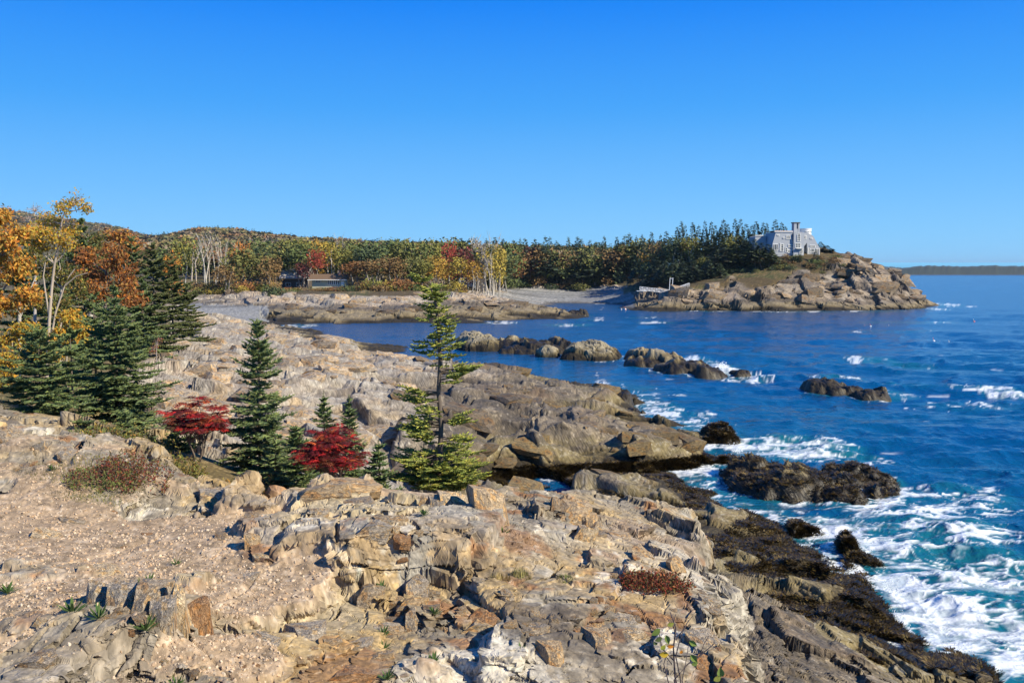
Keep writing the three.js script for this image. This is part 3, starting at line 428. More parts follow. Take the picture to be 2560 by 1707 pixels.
// ---------------------------------------------------------------- the sea
{
  const foamSpots = [[2080, 1325, 170, 40, .95], [2200, 1395, 130, 50, 1], [2250, 1470, 80, 50, 1.05], [2330, 1520, 150, 75, 1.1], [2430, 1600, 170, 65, 1.05], [2550, 1660, 100, 60, 1.05], [2300, 1340, 260, 70, .68], [2450, 1440, 210, 120, .7], [2560, 1540, 150, 100, .72], [2400, 1250, 160, 40, .5], [1990, 1128, 190, 32, .95], [1850, 1118, 60, 25, 1], [2150, 1150, 90, 25, .5], [2180, 1268, 170, 35, .6], [2130, 1262, 70, 24, .8], [2350, 1280, 220, 50, .4], [1640, 1027, 80, 26, .85], [1720, 1045, 80, 16, .45], [1800, 922, 60, 20, 1], [1745, 902, 60, 10, .85], [1860, 945, 80, 12, .6], [2090, 950, 80, 8, .6], [2210, 985, 100, 12, .65], [2320, 965, 140, 12, .35], [2180, 903, 80, 9, .62], [2280, 915, 70, 8, .55], [2510, 985, 60, 15, .95], [2420, 975, 70, 8, .45], [1420, 812, 75, 3.5, .8], [1470, 800, 45, 3, .5], [1640, 806, 55, 3, .8], [1600, 795, 60, 3, .5], [2270, 808, 140, 4, .55], [2340, 760, 60, 4, .85], [740, 815, 60, 6, .75], [1240, 807, 70, 3.5, .7], [1440, 789, 45, 4, .8], [1790, 778, 50, 3, .8], [1990, 780, 130, 3, .55], [2200, 779, 100, 3, .55], [2325, 772, 35, 5, .9], [2370, 765, 60, 4, .6], [1800, 1190, 80, 28, .55], [1860, 1222, 50, 24, .6], [1900, 1278, 80, 14, .6], [1960, 1490, 70, 20, .35], [1540, 985, 40, 10, .3], [1700, 910, 40, 6, .6], [2230, 830, 160, 5, .3], [1700, 990, 20, 5, .8], [2420, 1010, 160, 14, .35]].map(([px, py, rx, ry, k]) => { const p = atH(px, py, 0), a = atH(px, py - ry, 0), b = atH(px, py + ry, 0); return { x: p.x, z: p.z, rx: rx / F * -p.z, rz: Math.abs(a.z - b.z) / 2, k }; });
  const NU = 700, NV = 540, UA = -.36, UB = .74, pos = [], col = [], uv = [], idx = [], skip = [];
  const deep = [.001, .062, .19], teal = [.008, .12, .17], white = [.82, .86, .88];
  for (let j = 0; j < NV; j++) {
    const s = j < NV - 40 ? mix(510, 9, Math.pow(j / (NV - 41), 1.0)) : mix(9, .6, (j - NV + 41) / 40), d = EYE * 887 / s, row = d * d / (EYE * 887) * .85;
    for (let i = 0; i < NU; i++) {
      const u = mix(UA, UB, i / (NU - 1)), x = u * d, z = -d;
      let land = d < 420 ? height(x, z) : -3; for (const q of islets) if (x > q.x0 && x < q.x1 && z > q.z0 && z < q.z1) land = Math.max(land, q.f(x, z));
      skip.push(land > .75);
      let k = 0, chop = 0; for (const f of foamSpots) { const a = (x - f.x) / f.rx, b = (z - f.z) / f.rz, q = 1 - (a * a + b * b); if (q > 0) { const g = f.k * Math.min(1, q * 1.7); if (g > k) k = g; chop = Math.max(chop, q * f.k); } }
      const open = sst(1350, 1750, 1280 + F * u), exposed = sst(-.9, -.02, land) * (d < 190 ? .75 : .45) * open; k = Math.max(k, exposed);
      const w = n2(x * .5, z * .5, 3) * .9, A = .4 + .6 * open;
      let y = 0; const sw = (l, a, dir, sd) => { if (l > row * 2.2) { const c = Math.cos(dir), s_ = Math.sin(dir), n = n2((x * c + z * s_) / l * 1.1 + w * .3, (-x * s_ + z * c) / l * 2.4, sd); y += a * (1 - 2 * Math.abs(n)) * sst(row * 2.2, row * 4, l); } };
      sw(22, .34 * A, .25, 1); sw(9, .20 * A, .3, 2); sw(4.2, .12 * A, .1, 3); sw(2, .06 * A, .2, 4); sw(1, .035, .1, 5); sw(.5, .016, .3, 6);
      if (chop > 0 && d < 130) y += chop * (f2(x * .7, z * .9, 3, 51) * .5 + .08);
      y *= mix(1, .4, sst(-1.6, -.2, low(u, Math.log(d))));
      // lace of foam: thin veins that thicken to white sheets where the water is broken
      const gx = x * .55 + n2(x * .8, z * .8, 31) * .5, gz = z * .95 + n2(x * .8, z * .8, 32) * .5, ls = d < 100 ? 1 : 100 / d;
      const vein = 1 - Math.min(1, Math.abs(n2(gx * 1.5 * ls, gz * 1.5 * ls, 33)) * 2.4), vein2 = 1 - Math.min(1, Math.abs(n2(gx * 3.4 * ls + 9, gz * 3.4 * ls, 34)) * 2.2), sheet = f2(x * .5 * ls, z * .9 * ls, 4, 35) + .5;
      let foam = k > 0 ? sst(.93 - k * .62, 1.12 - k * .38, sheet * .6 + Math.max(vein * .52, vein2 * .44) + (d < 90 ? n2(x * 7, z * 9, 37) * .08 : 0)) : 0;
      if (k > 0) foam = Math.max(foam, sst(.82, 1.0, k) * .6 * sst(.25, .6, sheet));
      foam = Math.max(foam, sst(.95, .995, n2(x * .11, z * .4, 38) * .5 + .5 + n2(x * .9, z * 2, 39) * .08) * open * .5 * sst(170, 110, d));
      const c = [...deep], body = clamp(k * 1.1 + sst(70, 25, d) * .25 + (d < 140 ? .10 + f2(x * .05, z * .09, 2, 41) * .3 * open : 0)); lerp3(c, teal, body); lerp3(c, white, foam * .96);
      y += foam * .05 * (d < 80 ? 1 : 0);
      if (d > 430) y = 0;
      pos.push(x, y, z); col.push(...c); uv.push(x / 9, z / 9);
    }
  }
  for (let j = 0; j < NV - 1; j++) for (let i = 0; i < NU - 1; i++) { const a = j * NU + i, b = a + 1, c = a + NU, e = c + 1; if (skip[a] && skip[b] && skip[c] && skip[e]) continue; idx.push(a, b, e, a, e, c); }
  const g = new THREE.BufferGeometry(); g.setAttribute('position', new THREE.Float32BufferAttribute(pos, 3)); g.setAttribute('color', new THREE.Float32BufferAttribute(col, 3)); g.setAttribute('uv', new THREE.Float32BufferAttribute(uv, 2)); g.setIndex(idx); g.computeVertexNormals();
  const N = 512, H = new Float32Array(N * N); for (let j = 0; j < N; j++) for (let i = 0; i < N; i++) { const u = i / N, v = j / N, w = tileF(u, v, 4, 2, 201) * .05; let a = 0; for (const [fr, am, sd] of [[6, 1, 211], [12, .55, 212], [24, .3, 213], [48, .16, 214], [96, .08, 215]]) a += am * (1 - 2 * Math.abs(tileNoise(u + w, v + w, fr, sd) - .5)); H[j * N + i] = a; }
  const nd = new Uint8Array(N * N * 4), str = 1 / (9 / N) * .125;
  for (let j = 0; j < N; j++) for (let i = 0; i < N; i++) { const dx = (H[j * N + (i + 1) % N] - H[j * N + (i + N - 1) % N]) / 2 * str * .8, dy = (H[((j + 1) % N) * N + i] - H[((j + N - 1) % N) * N + i]) / 2 * str * 1.1, L = Math.hypot(dx, dy, 1), o = (j * N + i) * 4; nd[o] = (-dx / L * .5 + .5) * 255; nd[o + 1] = (-dy / L * .5 + .5) * 255; nd[o + 2] = (1 / L * .5 + .5) * 255; nd[o + 3] = 255; }
  const nt = new THREE.DataTexture(nd, N, N); nt.wrapS = nt.wrapT = THREE.RepeatWrapping; nt.magFilter = nt.minFilter = THREE.LinearFilter; nt.needsUpdate = true;
  const m = new THREE.Mesh(g, new THREE.MeshPhysicalMaterial({ vertexColors: true, roughness: .16, ior: 1.33, normalMap: nt, normalScale: new THREE.Vector2(1, 1) }));
  m.receiveShadow = true; top(m, 'sea'); m.userData.kind = 'structure'; console.log('sea', idx.length / 3);
}
// ---------------------------------------------------------------- near trees
const unit = (x, y, z) => { const l = Math.hypot(x, y, z) || 1; return [x / l, y / l, z / l]; };
function brush(mb, p, d, len, w, c) {              // a needle-clad twig: two crossed diamonds
  let s = unit(d[2], .001, -d[0]); const t = [d[1] * s[2] - d[2] * s[1], d[2] * s[0] - d[0] * s[2], d[0] * s[1] - d[1] * s[0]];
  mb.leaf(p[0], p[1], p[2], d[0], d[1], d[2], s[0], s[1], s[2], len, w, c, .4); mb.leaf(p[0], p[1], p[2], d[0], d[1], d[2], t[0], t[1], t[2], len, w * .85, c, .4);
}
// one spruce branch from p, heading az, length L, starting pitch and a lift at the tip
function spray(mb, wood, r, p, az, L, pitch, lift, o) {
  const n = Math.max(3, Math.round(L / .085)), cx = Math.cos(az), cz = Math.sin(az); let q = [...p]; const pts = [[...p]], cols = o.cols;
  for (let k = 0; k < n; k++) {
    const t = k / n, e = pitch + lift * t * t + (r() - .5) * .12, st = L / n, d = [cx * Math.cos(e), Math.sin(e), cz * Math.cos(e)];
    if (k > n * (o.bare ?? .12) || L < .3) {
      for (const s of [-1, 1]) {
        const a2 = az + s * (.75 + r() * .35), tl = Math.min(.5, (L * (1 - t) * .42 + .07)) * (.6 + r() * .6), e2 = e * .7 - .12 + (r() - .35) * .35, dd = [Math.cos(a2) * Math.cos(e2), Math.sin(e2), Math.sin(a2) * Math.cos(e2)], c = vary(r, pick(r, cols), .3);
        brush(mb, q, dd, tl + .05, o.w ?? .055, c);
        const m = Math.floor(tl / .07);
        for (let j = 1; j < m; j++) for (const s2 of [-1, 1]) { const f = j / m * tl, a3 = a2 + s2 * (.6 + r() * .3), l3 = (.05 + .1 * (1 - j / m)) * (.7 + r() * .6) + .03, e3 = e2 + (r() - .4) * .5; brush(mb, [q[0] + dd[0] * f, q[1] + dd[1] * f, q[2] + dd[2] * f], [Math.cos(a3) * Math.cos(e3), Math.sin(e3), Math.sin(a3) * Math.cos(e3)], l3, o.w ?? .055, vary(r, pick(r, cols), .3)); }
      }
      brush(mb, q, d, st * 1.6, o.w ?? .055, vary(r, pick(r, cols), .25));
      if (r() < .5) { const e4 = e + .9; brush(mb, q, [cx * Math.cos(e4), Math.sin(e4), cz * Math.cos(e4)], .07 + r() * .06, o.w ?? .055, vary(r, pick(r, cols), .25)); }
    }
    q = [q[0] + d[0] * st, q[1] + d[1] * st, q[2] + d[2] * st]; pts.push([...q]);
  }
  brush(mb, q, unit(cx, .4, cz), .12, .05, vary(r, pick(r, cols), .25));
  const step = Math.max(1, Math.floor(pts.length / 4)), sp = pts.filter((_, i) => i % step === 0 || i === pts.length - 1);
  wood.tube(sp, sp.map((_, i) => Math.max(.003, (.006 + L * .011) * (1 - i / sp.length))), 4, [.13, .10, .075]);
}
const SPRUCE = [[.13, .18, .062], [.16, .21, .066], [.10, .15, .062], [.21, .25, .08], [.135, .185, .085]];
const LIGHTSPRUCE = [[.27, .30, .055], [.33, .35, .065], [.19, .23, .05], [.38, .36, .07], [.22, .26, .06]];
function spruceGeo(h, R, seed, o = {}) {
  const r = rng(seed), mb = new MB(), wood = new MB(), gap = o.gap ?? .2, cols = o.cols ?? SPRUCE, lead = o.lead ?? .5;
  const bend = o.bend ?? (() => [0, 0]);
  const tp = []; for (let k = 0; k <= 10; k++) { const t = k / 10, b = bend(t); tp.push([b[0], h * t, b[1]]); }
  wood.tube(tp, tp.map((_, k) => Math.max(.006, h * .014 * (1 - k / 10.4))), 7, o.bark ?? [.15, .115, .085]);
  for (let y = o.from ?? .1; y < h - lead * .25; y += gap * (.75 + r() * .5) * (o.sparse ?? 1)) {
    const t = y / h, L0 = R * Math.pow(1 - t * .985, o.pow ?? .85) * (o.shape ? o.shape(t) : 1), n = (o.n ?? 6) - (t > .8 ? 1 : 0), a0 = r() * 6.28, b = bend(t);
    for (let k = 0; k < n; k++) { const L = L0 * (.5 + r() * .75) * (r() < .1 ? .4 : 1); if (L < .06) continue; spray(mb, wood, r, [b[0], y + (r() - .5) * gap * .6, b[1]], a0 + k / n * 6.283 + (r() - .5) * .5, L, mix(o.p0 ?? -.18, .75, t * t) + (r() - .5) * .2, mix(.35, .2, t), { cols, w: o.w, bare: o.bare }); }
  }
  for (let y = h - lead; y < h; y += .05) { const b = bend(y / h); for (let k = 0; k < 3; k++) { const a = r() * 6.28, e = .8; brush(mb, [b[0], y, b[1]], [Math.cos(a) * Math.cos(e), Math.sin(e), Math.sin(a) * Math.cos(e)], .05 + (h - y) * .06, .03, vary(r, cols[1], .3)); } }
  return { crown: mb.geo(), wood: wood.geo() };
}
function standTree(name, label, category, geo, p, turn, group, mat = needleMat, sy = 1) {
  const g = thing(name, label, category, p, turn, group); part(g, 'trunk', geo.wood, barkMat); part(g, 'crown', geo.crown, mat); if (sy !== 1) g.scale.setScalar(sy); return g;
}
function foot(px, d) { let h = 8; for (let k = 0; k < 5; k++) { const p = colAt(px, d, h); h = height(p.x, p.z); } const p = colAt(px, d, h); return { x: p.x, y: h - .08, z: p.z }; }
const topAt = (px, py, d) => atD(px, py, d).y;
function spruce(px, topPy, d, R, seed, label, o) { const p = foot(px, d), h = topAt(px, topPy, d) - p.y; return standTree(o?.name ?? 'spruce_tree', label, 'tree', spruceGeo(h, R, seed, o), p, 0, o?.group); }
spruce(102, 818, 26.5, 1.85, 11, 'dark green spruce at the left edge in front of the yellow leaves', { gap: .17, n: 7, pow: .7 });
spruce(296, 690, 28, 2.1, 12, 'tall spruce with a long bare leader left of the red sumac', { gap: .2, n: 7, lead: 1.0, shape: (t) => t > .78 ? .45 : 1 });
spruce(652, 798, 23.6, 1.4, 13, 'narrow blue-green spruce standing between the two red sumacs', { gap: .18, n: 7, pow: .75, shape: (t) => t > .52 && t < .62 ? .55 : 1 });
spruce(812, 978, 25.2, .75, 14, 'small pale spruce with a spiky top, left of a twin pair', { gap: .15, cols: [...SPRUCE, [.11, .17, .06]], lead: .6 });
spruce(876, 990, 25.0, .72, 15, 'small pale spruce with a spiky top, right of a twin pair', { gap: .15, cols: [...SPRUCE, [.11, .17, .06]], lead: .55 });
spruce(948, 1098, 21.6, .62, 16, 'bushy little spruce right of the lower red sumac', { gap: .13, cols: [...SPRUCE, [.09, .16, .06]] });
spruce(742, 1062, 22.6, .85, 17, 'low bushy spruce at the left foot of the lower red sumac', { gap: .13, n: 7, cols: [...SPRUCE, [.09, .16, .06]] });
spruce(312, 1020, 23.5, .8, 18, 'low spruce sapling in the scrub below the tall spruce', { gap: .13 });
spruce(445, 1060, 24.0, .75, 19, 'low spruce sapling behind the upper red sumac', { gap: .13 });
spruce(205, 1040, 23.8, .7, 20, 'low spruce sapling behind the grey knoll on the left', { gap: .13 });
spruce(690, 1090, 21.8, .6, 38, 'dark spruce sapling behind the split rock on the ledge', { gap: .12 });
// darker spruces further back on the left
const backSpruces = [[215, 548, 56, 2.6, 21], [70, 590, 62, 3, 22], [338, 590, 66, 2.4, 23], [388, 606, 74, 3.1, 24], [432, 640, 82, 3.3, 25], [150, 640, 50, 2.2, 26], [470, 700, 88, 2.6, 27], [240, 730, 40, 1.6, 28], [180, 800, 34, 1.5, 29], [360, 700, 62, 2.6, 37]];
const backWords = ['behind the crown of the birch', 'behind the orange maple at the left edge', 'behind the rusty maple', 'on the right side of the left grove', 'next to the pale rock slope', 'in the gap behind the white birch trunk', 'last of the left grove, on the rocks', 'behind the tall leader spruce, on its left', 'low behind the yellow leaves', 'in the middle of the left grove'];
backSpruces.forEach(([px, py, d, R, s], k) => spruce(px, py, d, R, s, 'dark full spruce ' + backWords[k], { gap: .5, n: 6, w: .15, pow: .7, p0: -.1, group: 'dark spruces of the left grove', cols: k > 2 && k < 5 || k === 6 ? [[.12, .14, .045], [.15, .165, .05], [.09, .115, .04]] : SPRUCE }));

// the wind-bent spruce in the middle: bare lengths of trunk between pads of foliage
{
  const d = 22.6, p = foot(1094, d), h = topAt(1094, 712, d) - p.y, r = rng(31), mb = new MB(), wood = new MB(), X = (px) => (px - 1094) / F * d, Y = (py) => topAt(1094, py, d) - p.y;
  const trunk = [[1102, 1240], [1100, 1150], [1104, 1060], [1098, 980], [1103, 900], [1100, 840], [1095, 780], [1090, 740], [1080, 722], [1058, 704], [1036, 690]].map(([a, b]) => [X(a), Y(b), (n2(b * .02, 3, 5)) * .08]);
  wood.tube(trunk, trunk.map((_, k) => .075 * (1 - k / 11.5)), 8, [.12, .095, .075]);
  const pads = [[1212, 1.0, 70], [1165, 1.15, 70], [1190, 1.25, 60], [1140, 1.0, 40], [1085, 1.0, 26, 2.9], [1060, 1.0, 22, 3.3], [1052, .8, 20, .1], [1100, .85, 16], [1030, .5, 10], [1000, 1.0, 8, 2.7], [988, .95, 10, 3.3], [948, .6, 10, .3], [928, .9, 16, 0], [905, .4, 8], [880, .65, 20], [858, .7, 20], [838, .55, 18], [815, .5, 16], [795, .45, 14], [770, .4, 12], [748, .38, 14], [728, .3, 12]];
  const at = (py) => { const y = Y(py); let k = 0; while (k < trunk.length - 2 && trunk[k + 1][1] < y) k++; const t = clamp((y - trunk[k][1]) / (trunk[k + 1][1] - trunk[k][1])); return [0, 1, 2].map((c) => mix(trunk[k][c], trunk[k + 1][c], t)); };
  for (const [py, L, n, dir] of pads) for (let k = 0; k < n * .62; k++) { const q = at(py + (r() - .5) * 16), az = dir === undefined ? r() * 6.283 : dir + (r() - .5) * 1.3; spray(mb, wood, r, q, az, L * (.5 + r() * .7), (r() - .55) * .35, .25, { cols: LIGHTSPRUCE, w: .05, bare: .38 }); }
  for (let k = 6; k < trunk.length - 1; k++) for (let j = 0; j < 9; j++) spray(mb, wood, r, trunk[k], r() * 6.28, .2 + r() * .2, r() * .6, .2, { cols: LIGHTSPRUCE, w: .045 });
  for (let j = 0; j < 8; j++) { const q = at(pick(r, [1035, 960, 905, 1010, 700])); const a = r() * 6.28, L = .4 + r() * .4; wood.tube([q, [q[0] + Math.cos(a) * L * .5, q[1] - .05, q[2] + Math.sin(a) * L * .5], [q[0] + Math.cos(a) * L, q[1] + .03, q[2] + Math.sin(a) * L]], [.012, .007, .003], 4, [.22, .19, .17]); }
  const g = thing('bent_spruce', 'wind-bent spruce with tufted yellow-green pads rising before the cove', 'tree', p); part(g, 'trunk', wood.geo(), barkMat); part(g, 'crown', mb.geo(), needleMat);
}

// broad-leaved trees: a forked skeleton that reaches into the lobes of the crown, leaves in sprays at the twig ends
function broadleafGeo(seed, { trunk, r0 = .1, lobes, leaf = .11, per = 420, cols, bark = [.42, .38, .33], twigs = 14, hang = .4 }) {
  const r = rng(seed), mb = new MB(), wood = new MB(), tips = [];
  wood.tube(trunk, trunk.map((_, k) => r0 * (1 - .75 * k / trunk.length)), 8, trunk.map((_, k) => vary(r, bark, .15)));
  for (const [x, y, z, rx, ry, rz, dens = 1] of lobes) {
    let bi = 0, bd = 1e9; trunk.forEach((q, k) => { const w = Math.hypot(q[0] - x, (q[1] - y + ry * .8), q[2] - z) + (q[1] > y ? 1 : 0); if (w < bd) { bd = w; bi = k; } });
    const s = trunk[bi], c = [x, y, z], m = [mix(s[0], x, .5), mix(s[1], y, .4) , mix(s[2], z, .5)];
    wood.tube([s, m, c], [r0 * .38, r0 * .26, r0 * .14], 5, vary(r, bark, .1));
    for (let k = 0; k < twigs; k++) {
      const a = r() * 6.283, e = Math.asin(r() * 1.8 - .8), q = [x + Math.cos(a) * Math.cos(e) * rx * (.6 + r() * .4), y + Math.sin(e) * ry * (.7 + r() * .3), z + Math.sin(a) * Math.cos(e) * rz * (.6 + r() * .4)], f = mix(.35, 1, r()), b = [mix(m[0], x, f), mix(m[1], y, f), mix(m[2], z, f)];
      wood.tube([b, [mix(b[0], q[0], .5), mix(b[1], q[1], .5) + .06, mix(b[2], q[2], .5)], q], [r0 * .1 + .006, r0 * .05 + .004, .003], 4, vary(r, bark, .12)); tips.push([b, q]);
      const N = Math.round(per * dens / twigs);
      for (let j = 0; j < N; j++) { const t = .35 + .7 * r(), sp = leaf * 2.6, lx = mix(b[0], q[0], t) + (r() + r() - 1) * sp, ly = mix(b[1], q[1], t) + (r() + r() - 1) * sp * .8, lz = mix(b[2], q[2], t) + (r() + r() - 1) * sp; const d = unit(r() - .5, r() - .5 - hang, r() - .5), s2 = unit(r() - .5, r() - .5, r() - .5), L = leaf * (.7 + r() * .6); mb.leaf(lx, ly, lz, d[0], d[1], d[2], s2[0], s2[1], s2[2], L, L * .75, vary(r, pick(r, cols), .3)); }
    }
  }
  return { crown: mb.geo(), wood: wood.geo(), tips };
}
function broadleaf(name, label, px, d, seed, o) {   // lobes and trunk given as pixels of the photograph at distance d
  const p = foot(px, d), cv = (a, b, dz = 0) => { const q = atD(a, b, d - dz); return [q.x - p.x, q.y - p.y, q.z - p.z]; };
  const lobes = o.lobes.map(([a, b, ra, rb, dz = 0, dens]) => { const q = cv(a, b, dz); return [...q, ra / F * d, rb / F * d, ra / F * d, dens]; });
  const trunk = o.trunk.map(([a, b, dz]) => cv(a, b, dz)); trunk[0][1] = Math.min(trunk[0][1], 0); trunk[0][0] = clamp(trunk[0][0], -.3, .3);
  const geo = broadleafGeo(seed, { ...o, lobes, trunk });
  if (o.stems) { const w = new MB(), r = rng(seed + 1); for (const st of o.stems) { const pts = st.pts.map(([a, b, dz]) => cv(a, b, dz)); w.tube(pts, pts.map((_, k) => st.r * (1 - .7 * k / pts.length)), 6, vary(r, o.bark ?? [.42, .38, .33], .1)); } geo.wood = mergeGeometries([geo.wood, w.geo()]); }
  return standTree(name, label, 'tree', geo, p, 0, o.group, leafMat);
}
const YELLOW = [[.50, .34, .05], [.55, .32, .035], [.42, .34, .06], [.34, .30, .06], [.52, .25, .03]], ORANGE = [[.56, .24, .035], [.60, .30, .05], [.48, .17, .03], [.58, .34, .08], [.36, .25, .06]], RUSTY = [[.30, .12, .045], [.36, .15, .05], [.25, .13, .045], [.34, .20, .06], [.22, .09, .04]], OLIVE = [[.10, .115, .03], [.13, .13, .035], [.16, .13, .035]];
broadleaf('birch_tree', 'tall leaning birch with pale trunk and thin yellow crown above the grove', 118, 40, 41, {
  trunk: [[112, 1010], [118, 900], [122, 800], [128, 720], [135, 660], [148, 600], [152, 560], [160, 530]], r0: .085, bark: [.38, .32, .26], leaf: .11, per: 430, cols: YELLOW, twigs: 16,
  lobes: [[190, 498, 30, 24, 0, .6], [158, 518, 26, 24, .4, .7], [215, 520, 18, 14, 0, .45], [120, 548, 38, 26, -.5, 1.2], [95, 572, 30, 20, .6, 1], [140, 590, 44, 24, .3, 1.3], [175, 570, 22, 26, -.6, .7], [110, 610, 34, 18, 0, .9], [80, 600, 26, 18, .2, .8], [170, 610, 22, 16, 0, .6]],
  stems: [{ r: .045, pts: [[122, 790], [112, 730], [107, 690], [112, 655]] }, { r: .05, pts: [[124, 860], [138, 780], [158, 720], [172, 690], [186, 672]] }, { r: .035, pts: [[160, 715], [190, 690], [218, 682]] }, { r: .03, pts: [[128, 700], [150, 672], [146, 650]] }, { r: .035, pts: [[140, 630], [165, 615], [195, 600]] }] });
broadleaf('snag', 'grey dead trunk with a broken top at the left edge', 46, 37, 42, { trunk: [[44, 960], [46, 880], [47, 800], [48, 718]], r0: .12, bark: [.46, .42, .38], lobes: [], cols: YELLOW, stems: [{ r: .04, pts: [[50, 790], [66, 760], [76, 720], [88, 690]] }, { r: .025, pts: [[66, 760], [84, 740], [86, 715]] }] });
broadleaf('maple_tree', 'orange and gold maple filling the left edge of the picture', -30, 36, 43, { trunk: [[-30, 1000], [-32, 880], [-24, 760], [-12, 650], [-6, 560]], r0: .16, bark: [.22, .19, .16], leaf: .15, per: 900, cols: [...ORANGE, YELLOW[0]], lobes: [[-8, 535, 34, 44, 0, .9], [20, 600, 42, 40, .5], [-20, 640, 60, 50, -.5], [38, 670, 46, 40, 0, 1], [64, 740, 38, 30, .6, .8], [10, 760, 60, 40, .3], [-40, 720, 60, 60, 0], [60, 580, 26, 18, 0, .5], [-60, 600, 60, 60]] });
broadleaf('yellow_sapling', 'low golden-leaved sapling left of the birch trunk', 30, 33, 44, { trunk: [[30, 1000], [28, 940], [30, 880], [28, 840]], r0: .05, bark: [.3, .26, .2], leaf: .12, per: 700, cols: YELLOW, lobes: [[20, 850, 44, 36], [70, 890, 34, 40, .4], [0, 930, 40, 40], [60, 820, 24, 20]] });
broadleaf('yellow_sapling', 'golden-leaved sapling right of the birch trunk above the dark spruce', 165, 36, 45, { trunk: [[165, 1000], [165, 900], [168, 850], [172, 800]], r0: .05, bark: [.3, .26, .2], leaf: .12, per: 700, cols: [...YELLOW, ORANGE[1]], lobes: [[175, 795, 34, 26], [150, 840, 34, 26, .3], [200, 830, 24, 22], [135, 880, 24, 30]] });
broadleaf('maple_tree', 'rust-red maple in the middle of the left grove', 262, 52, 46, { trunk: [[262, 900], [260, 820], [262, 740], [264, 680]], r0: .16, bark: [.25, .21, .17], leaf: .17, per: 900, cols: [...RUSTY, ORANGE[2]], lobes: [[225, 690, 46, 36], [280, 640, 44, 34, .6], [262, 720, 56, 36, 1], [320, 690, 40, 46], [215, 640, 34, 26, -.5], [330, 740, 34, 30]] });
broadleaf('maple_tree', 'orange-topped maple at the back of the left grove', 295, 74, 47, { trunk: [[295, 800], [296, 720], [298, 640], [300, 600]], r0: .18, bark: [.25, .21, .17], leaf: .23, per: 700, cols: [...RUSTY, ...ORANGE.slice(1, 4)], lobes: [[290, 592, 40, 26], [325, 610, 34, 28], [250, 620, 34, 30, 1]] });
broadleaf('olive_tree', 'dull green and yellow tree right behind the birch trunk', 150, 46, 52, { trunk: [[150, 900], [150, 800], [152, 720]], r0: .1, leaf: .15, per: 620, cols: [...OLIVE, ...OLIVE, YELLOW[3], RUSTY[3]], lobes: [[150, 690, 42, 34], [105, 660, 40, 40, .4], [190, 720, 36, 40], [85, 740, 36, 44], [140, 760, 40, 34, .6], [75, 620, 34, 30]] });
broadleaf('yellow_sapling', 'gold and green sapling low at the left edge beside the spruce', -20, 30, 53, { trunk: [[-20, 1040], [-18, 980], [-16, 920]], r0: .04, bark: [.3, .26, .2], leaf: .11, per: 520, cols: [...YELLOW, ORANGE[1], OLIVE[1]], lobes: [[-10, 900, 40, 40], [20, 960, 34, 34, .3], [-40, 960, 40, 50], [30, 900, 26, 30]] });
broadleaf('olive_tree', 'olive and brown leafy tree behind the leader spruce', 225, 60, 48, { trunk: [[225, 850], [226, 740], [224, 660], [222, 610]], r0: .16, leaf: .2, per: 800, cols: [...OLIVE, ...OLIVE, RUSTY[2]], lobes: [[222, 600, 46, 34], [180, 650, 44, 44], [255, 660, 44, 44], [210, 720, 60, 44, 1]] });
broadleaf('orange_shrub', 'orange-leaved young tree at the right side of the left grove', 425, 92, 49, { trunk: [[425, 800], [426, 740], [428, 690]], r0: .1, leaf: .24, per: 300, cols: [...ORANGE, RUSTY[1]], lobes: [[425, 690, 22, 30], [440, 730, 26, 26], [432, 650, 20, 24]] });
broadleaf('bare_birch', 'leafless grey birch poking above the grove beside the yellow crown', 85, 52, 50, { trunk: [[85, 850], [86, 720], [88, 600], [86, 540]], r0: .1, bark: [.40, .35, .33], leaf: .08, per: 26, cols: RUSTY, twigs: 26, lobes: [[84, 525, 26, 24], [70, 545, 20, 18], [104, 540, 20, 20]] });
broadleaf('red_shrub', 'thin reddish shrub on the rocks beside the tall spruce', 392, 50, 51, { trunk: [[392, 905], [390, 880], [392, 850]], r0: .03, bark: [.35, .30, .27], leaf: .08, per: 90, cols: [[.36, .12, .07], [.42, .2, .1]], twigs: 18, lobes: [[392, 855, 16, 22], [382, 875, 12, 14]] });

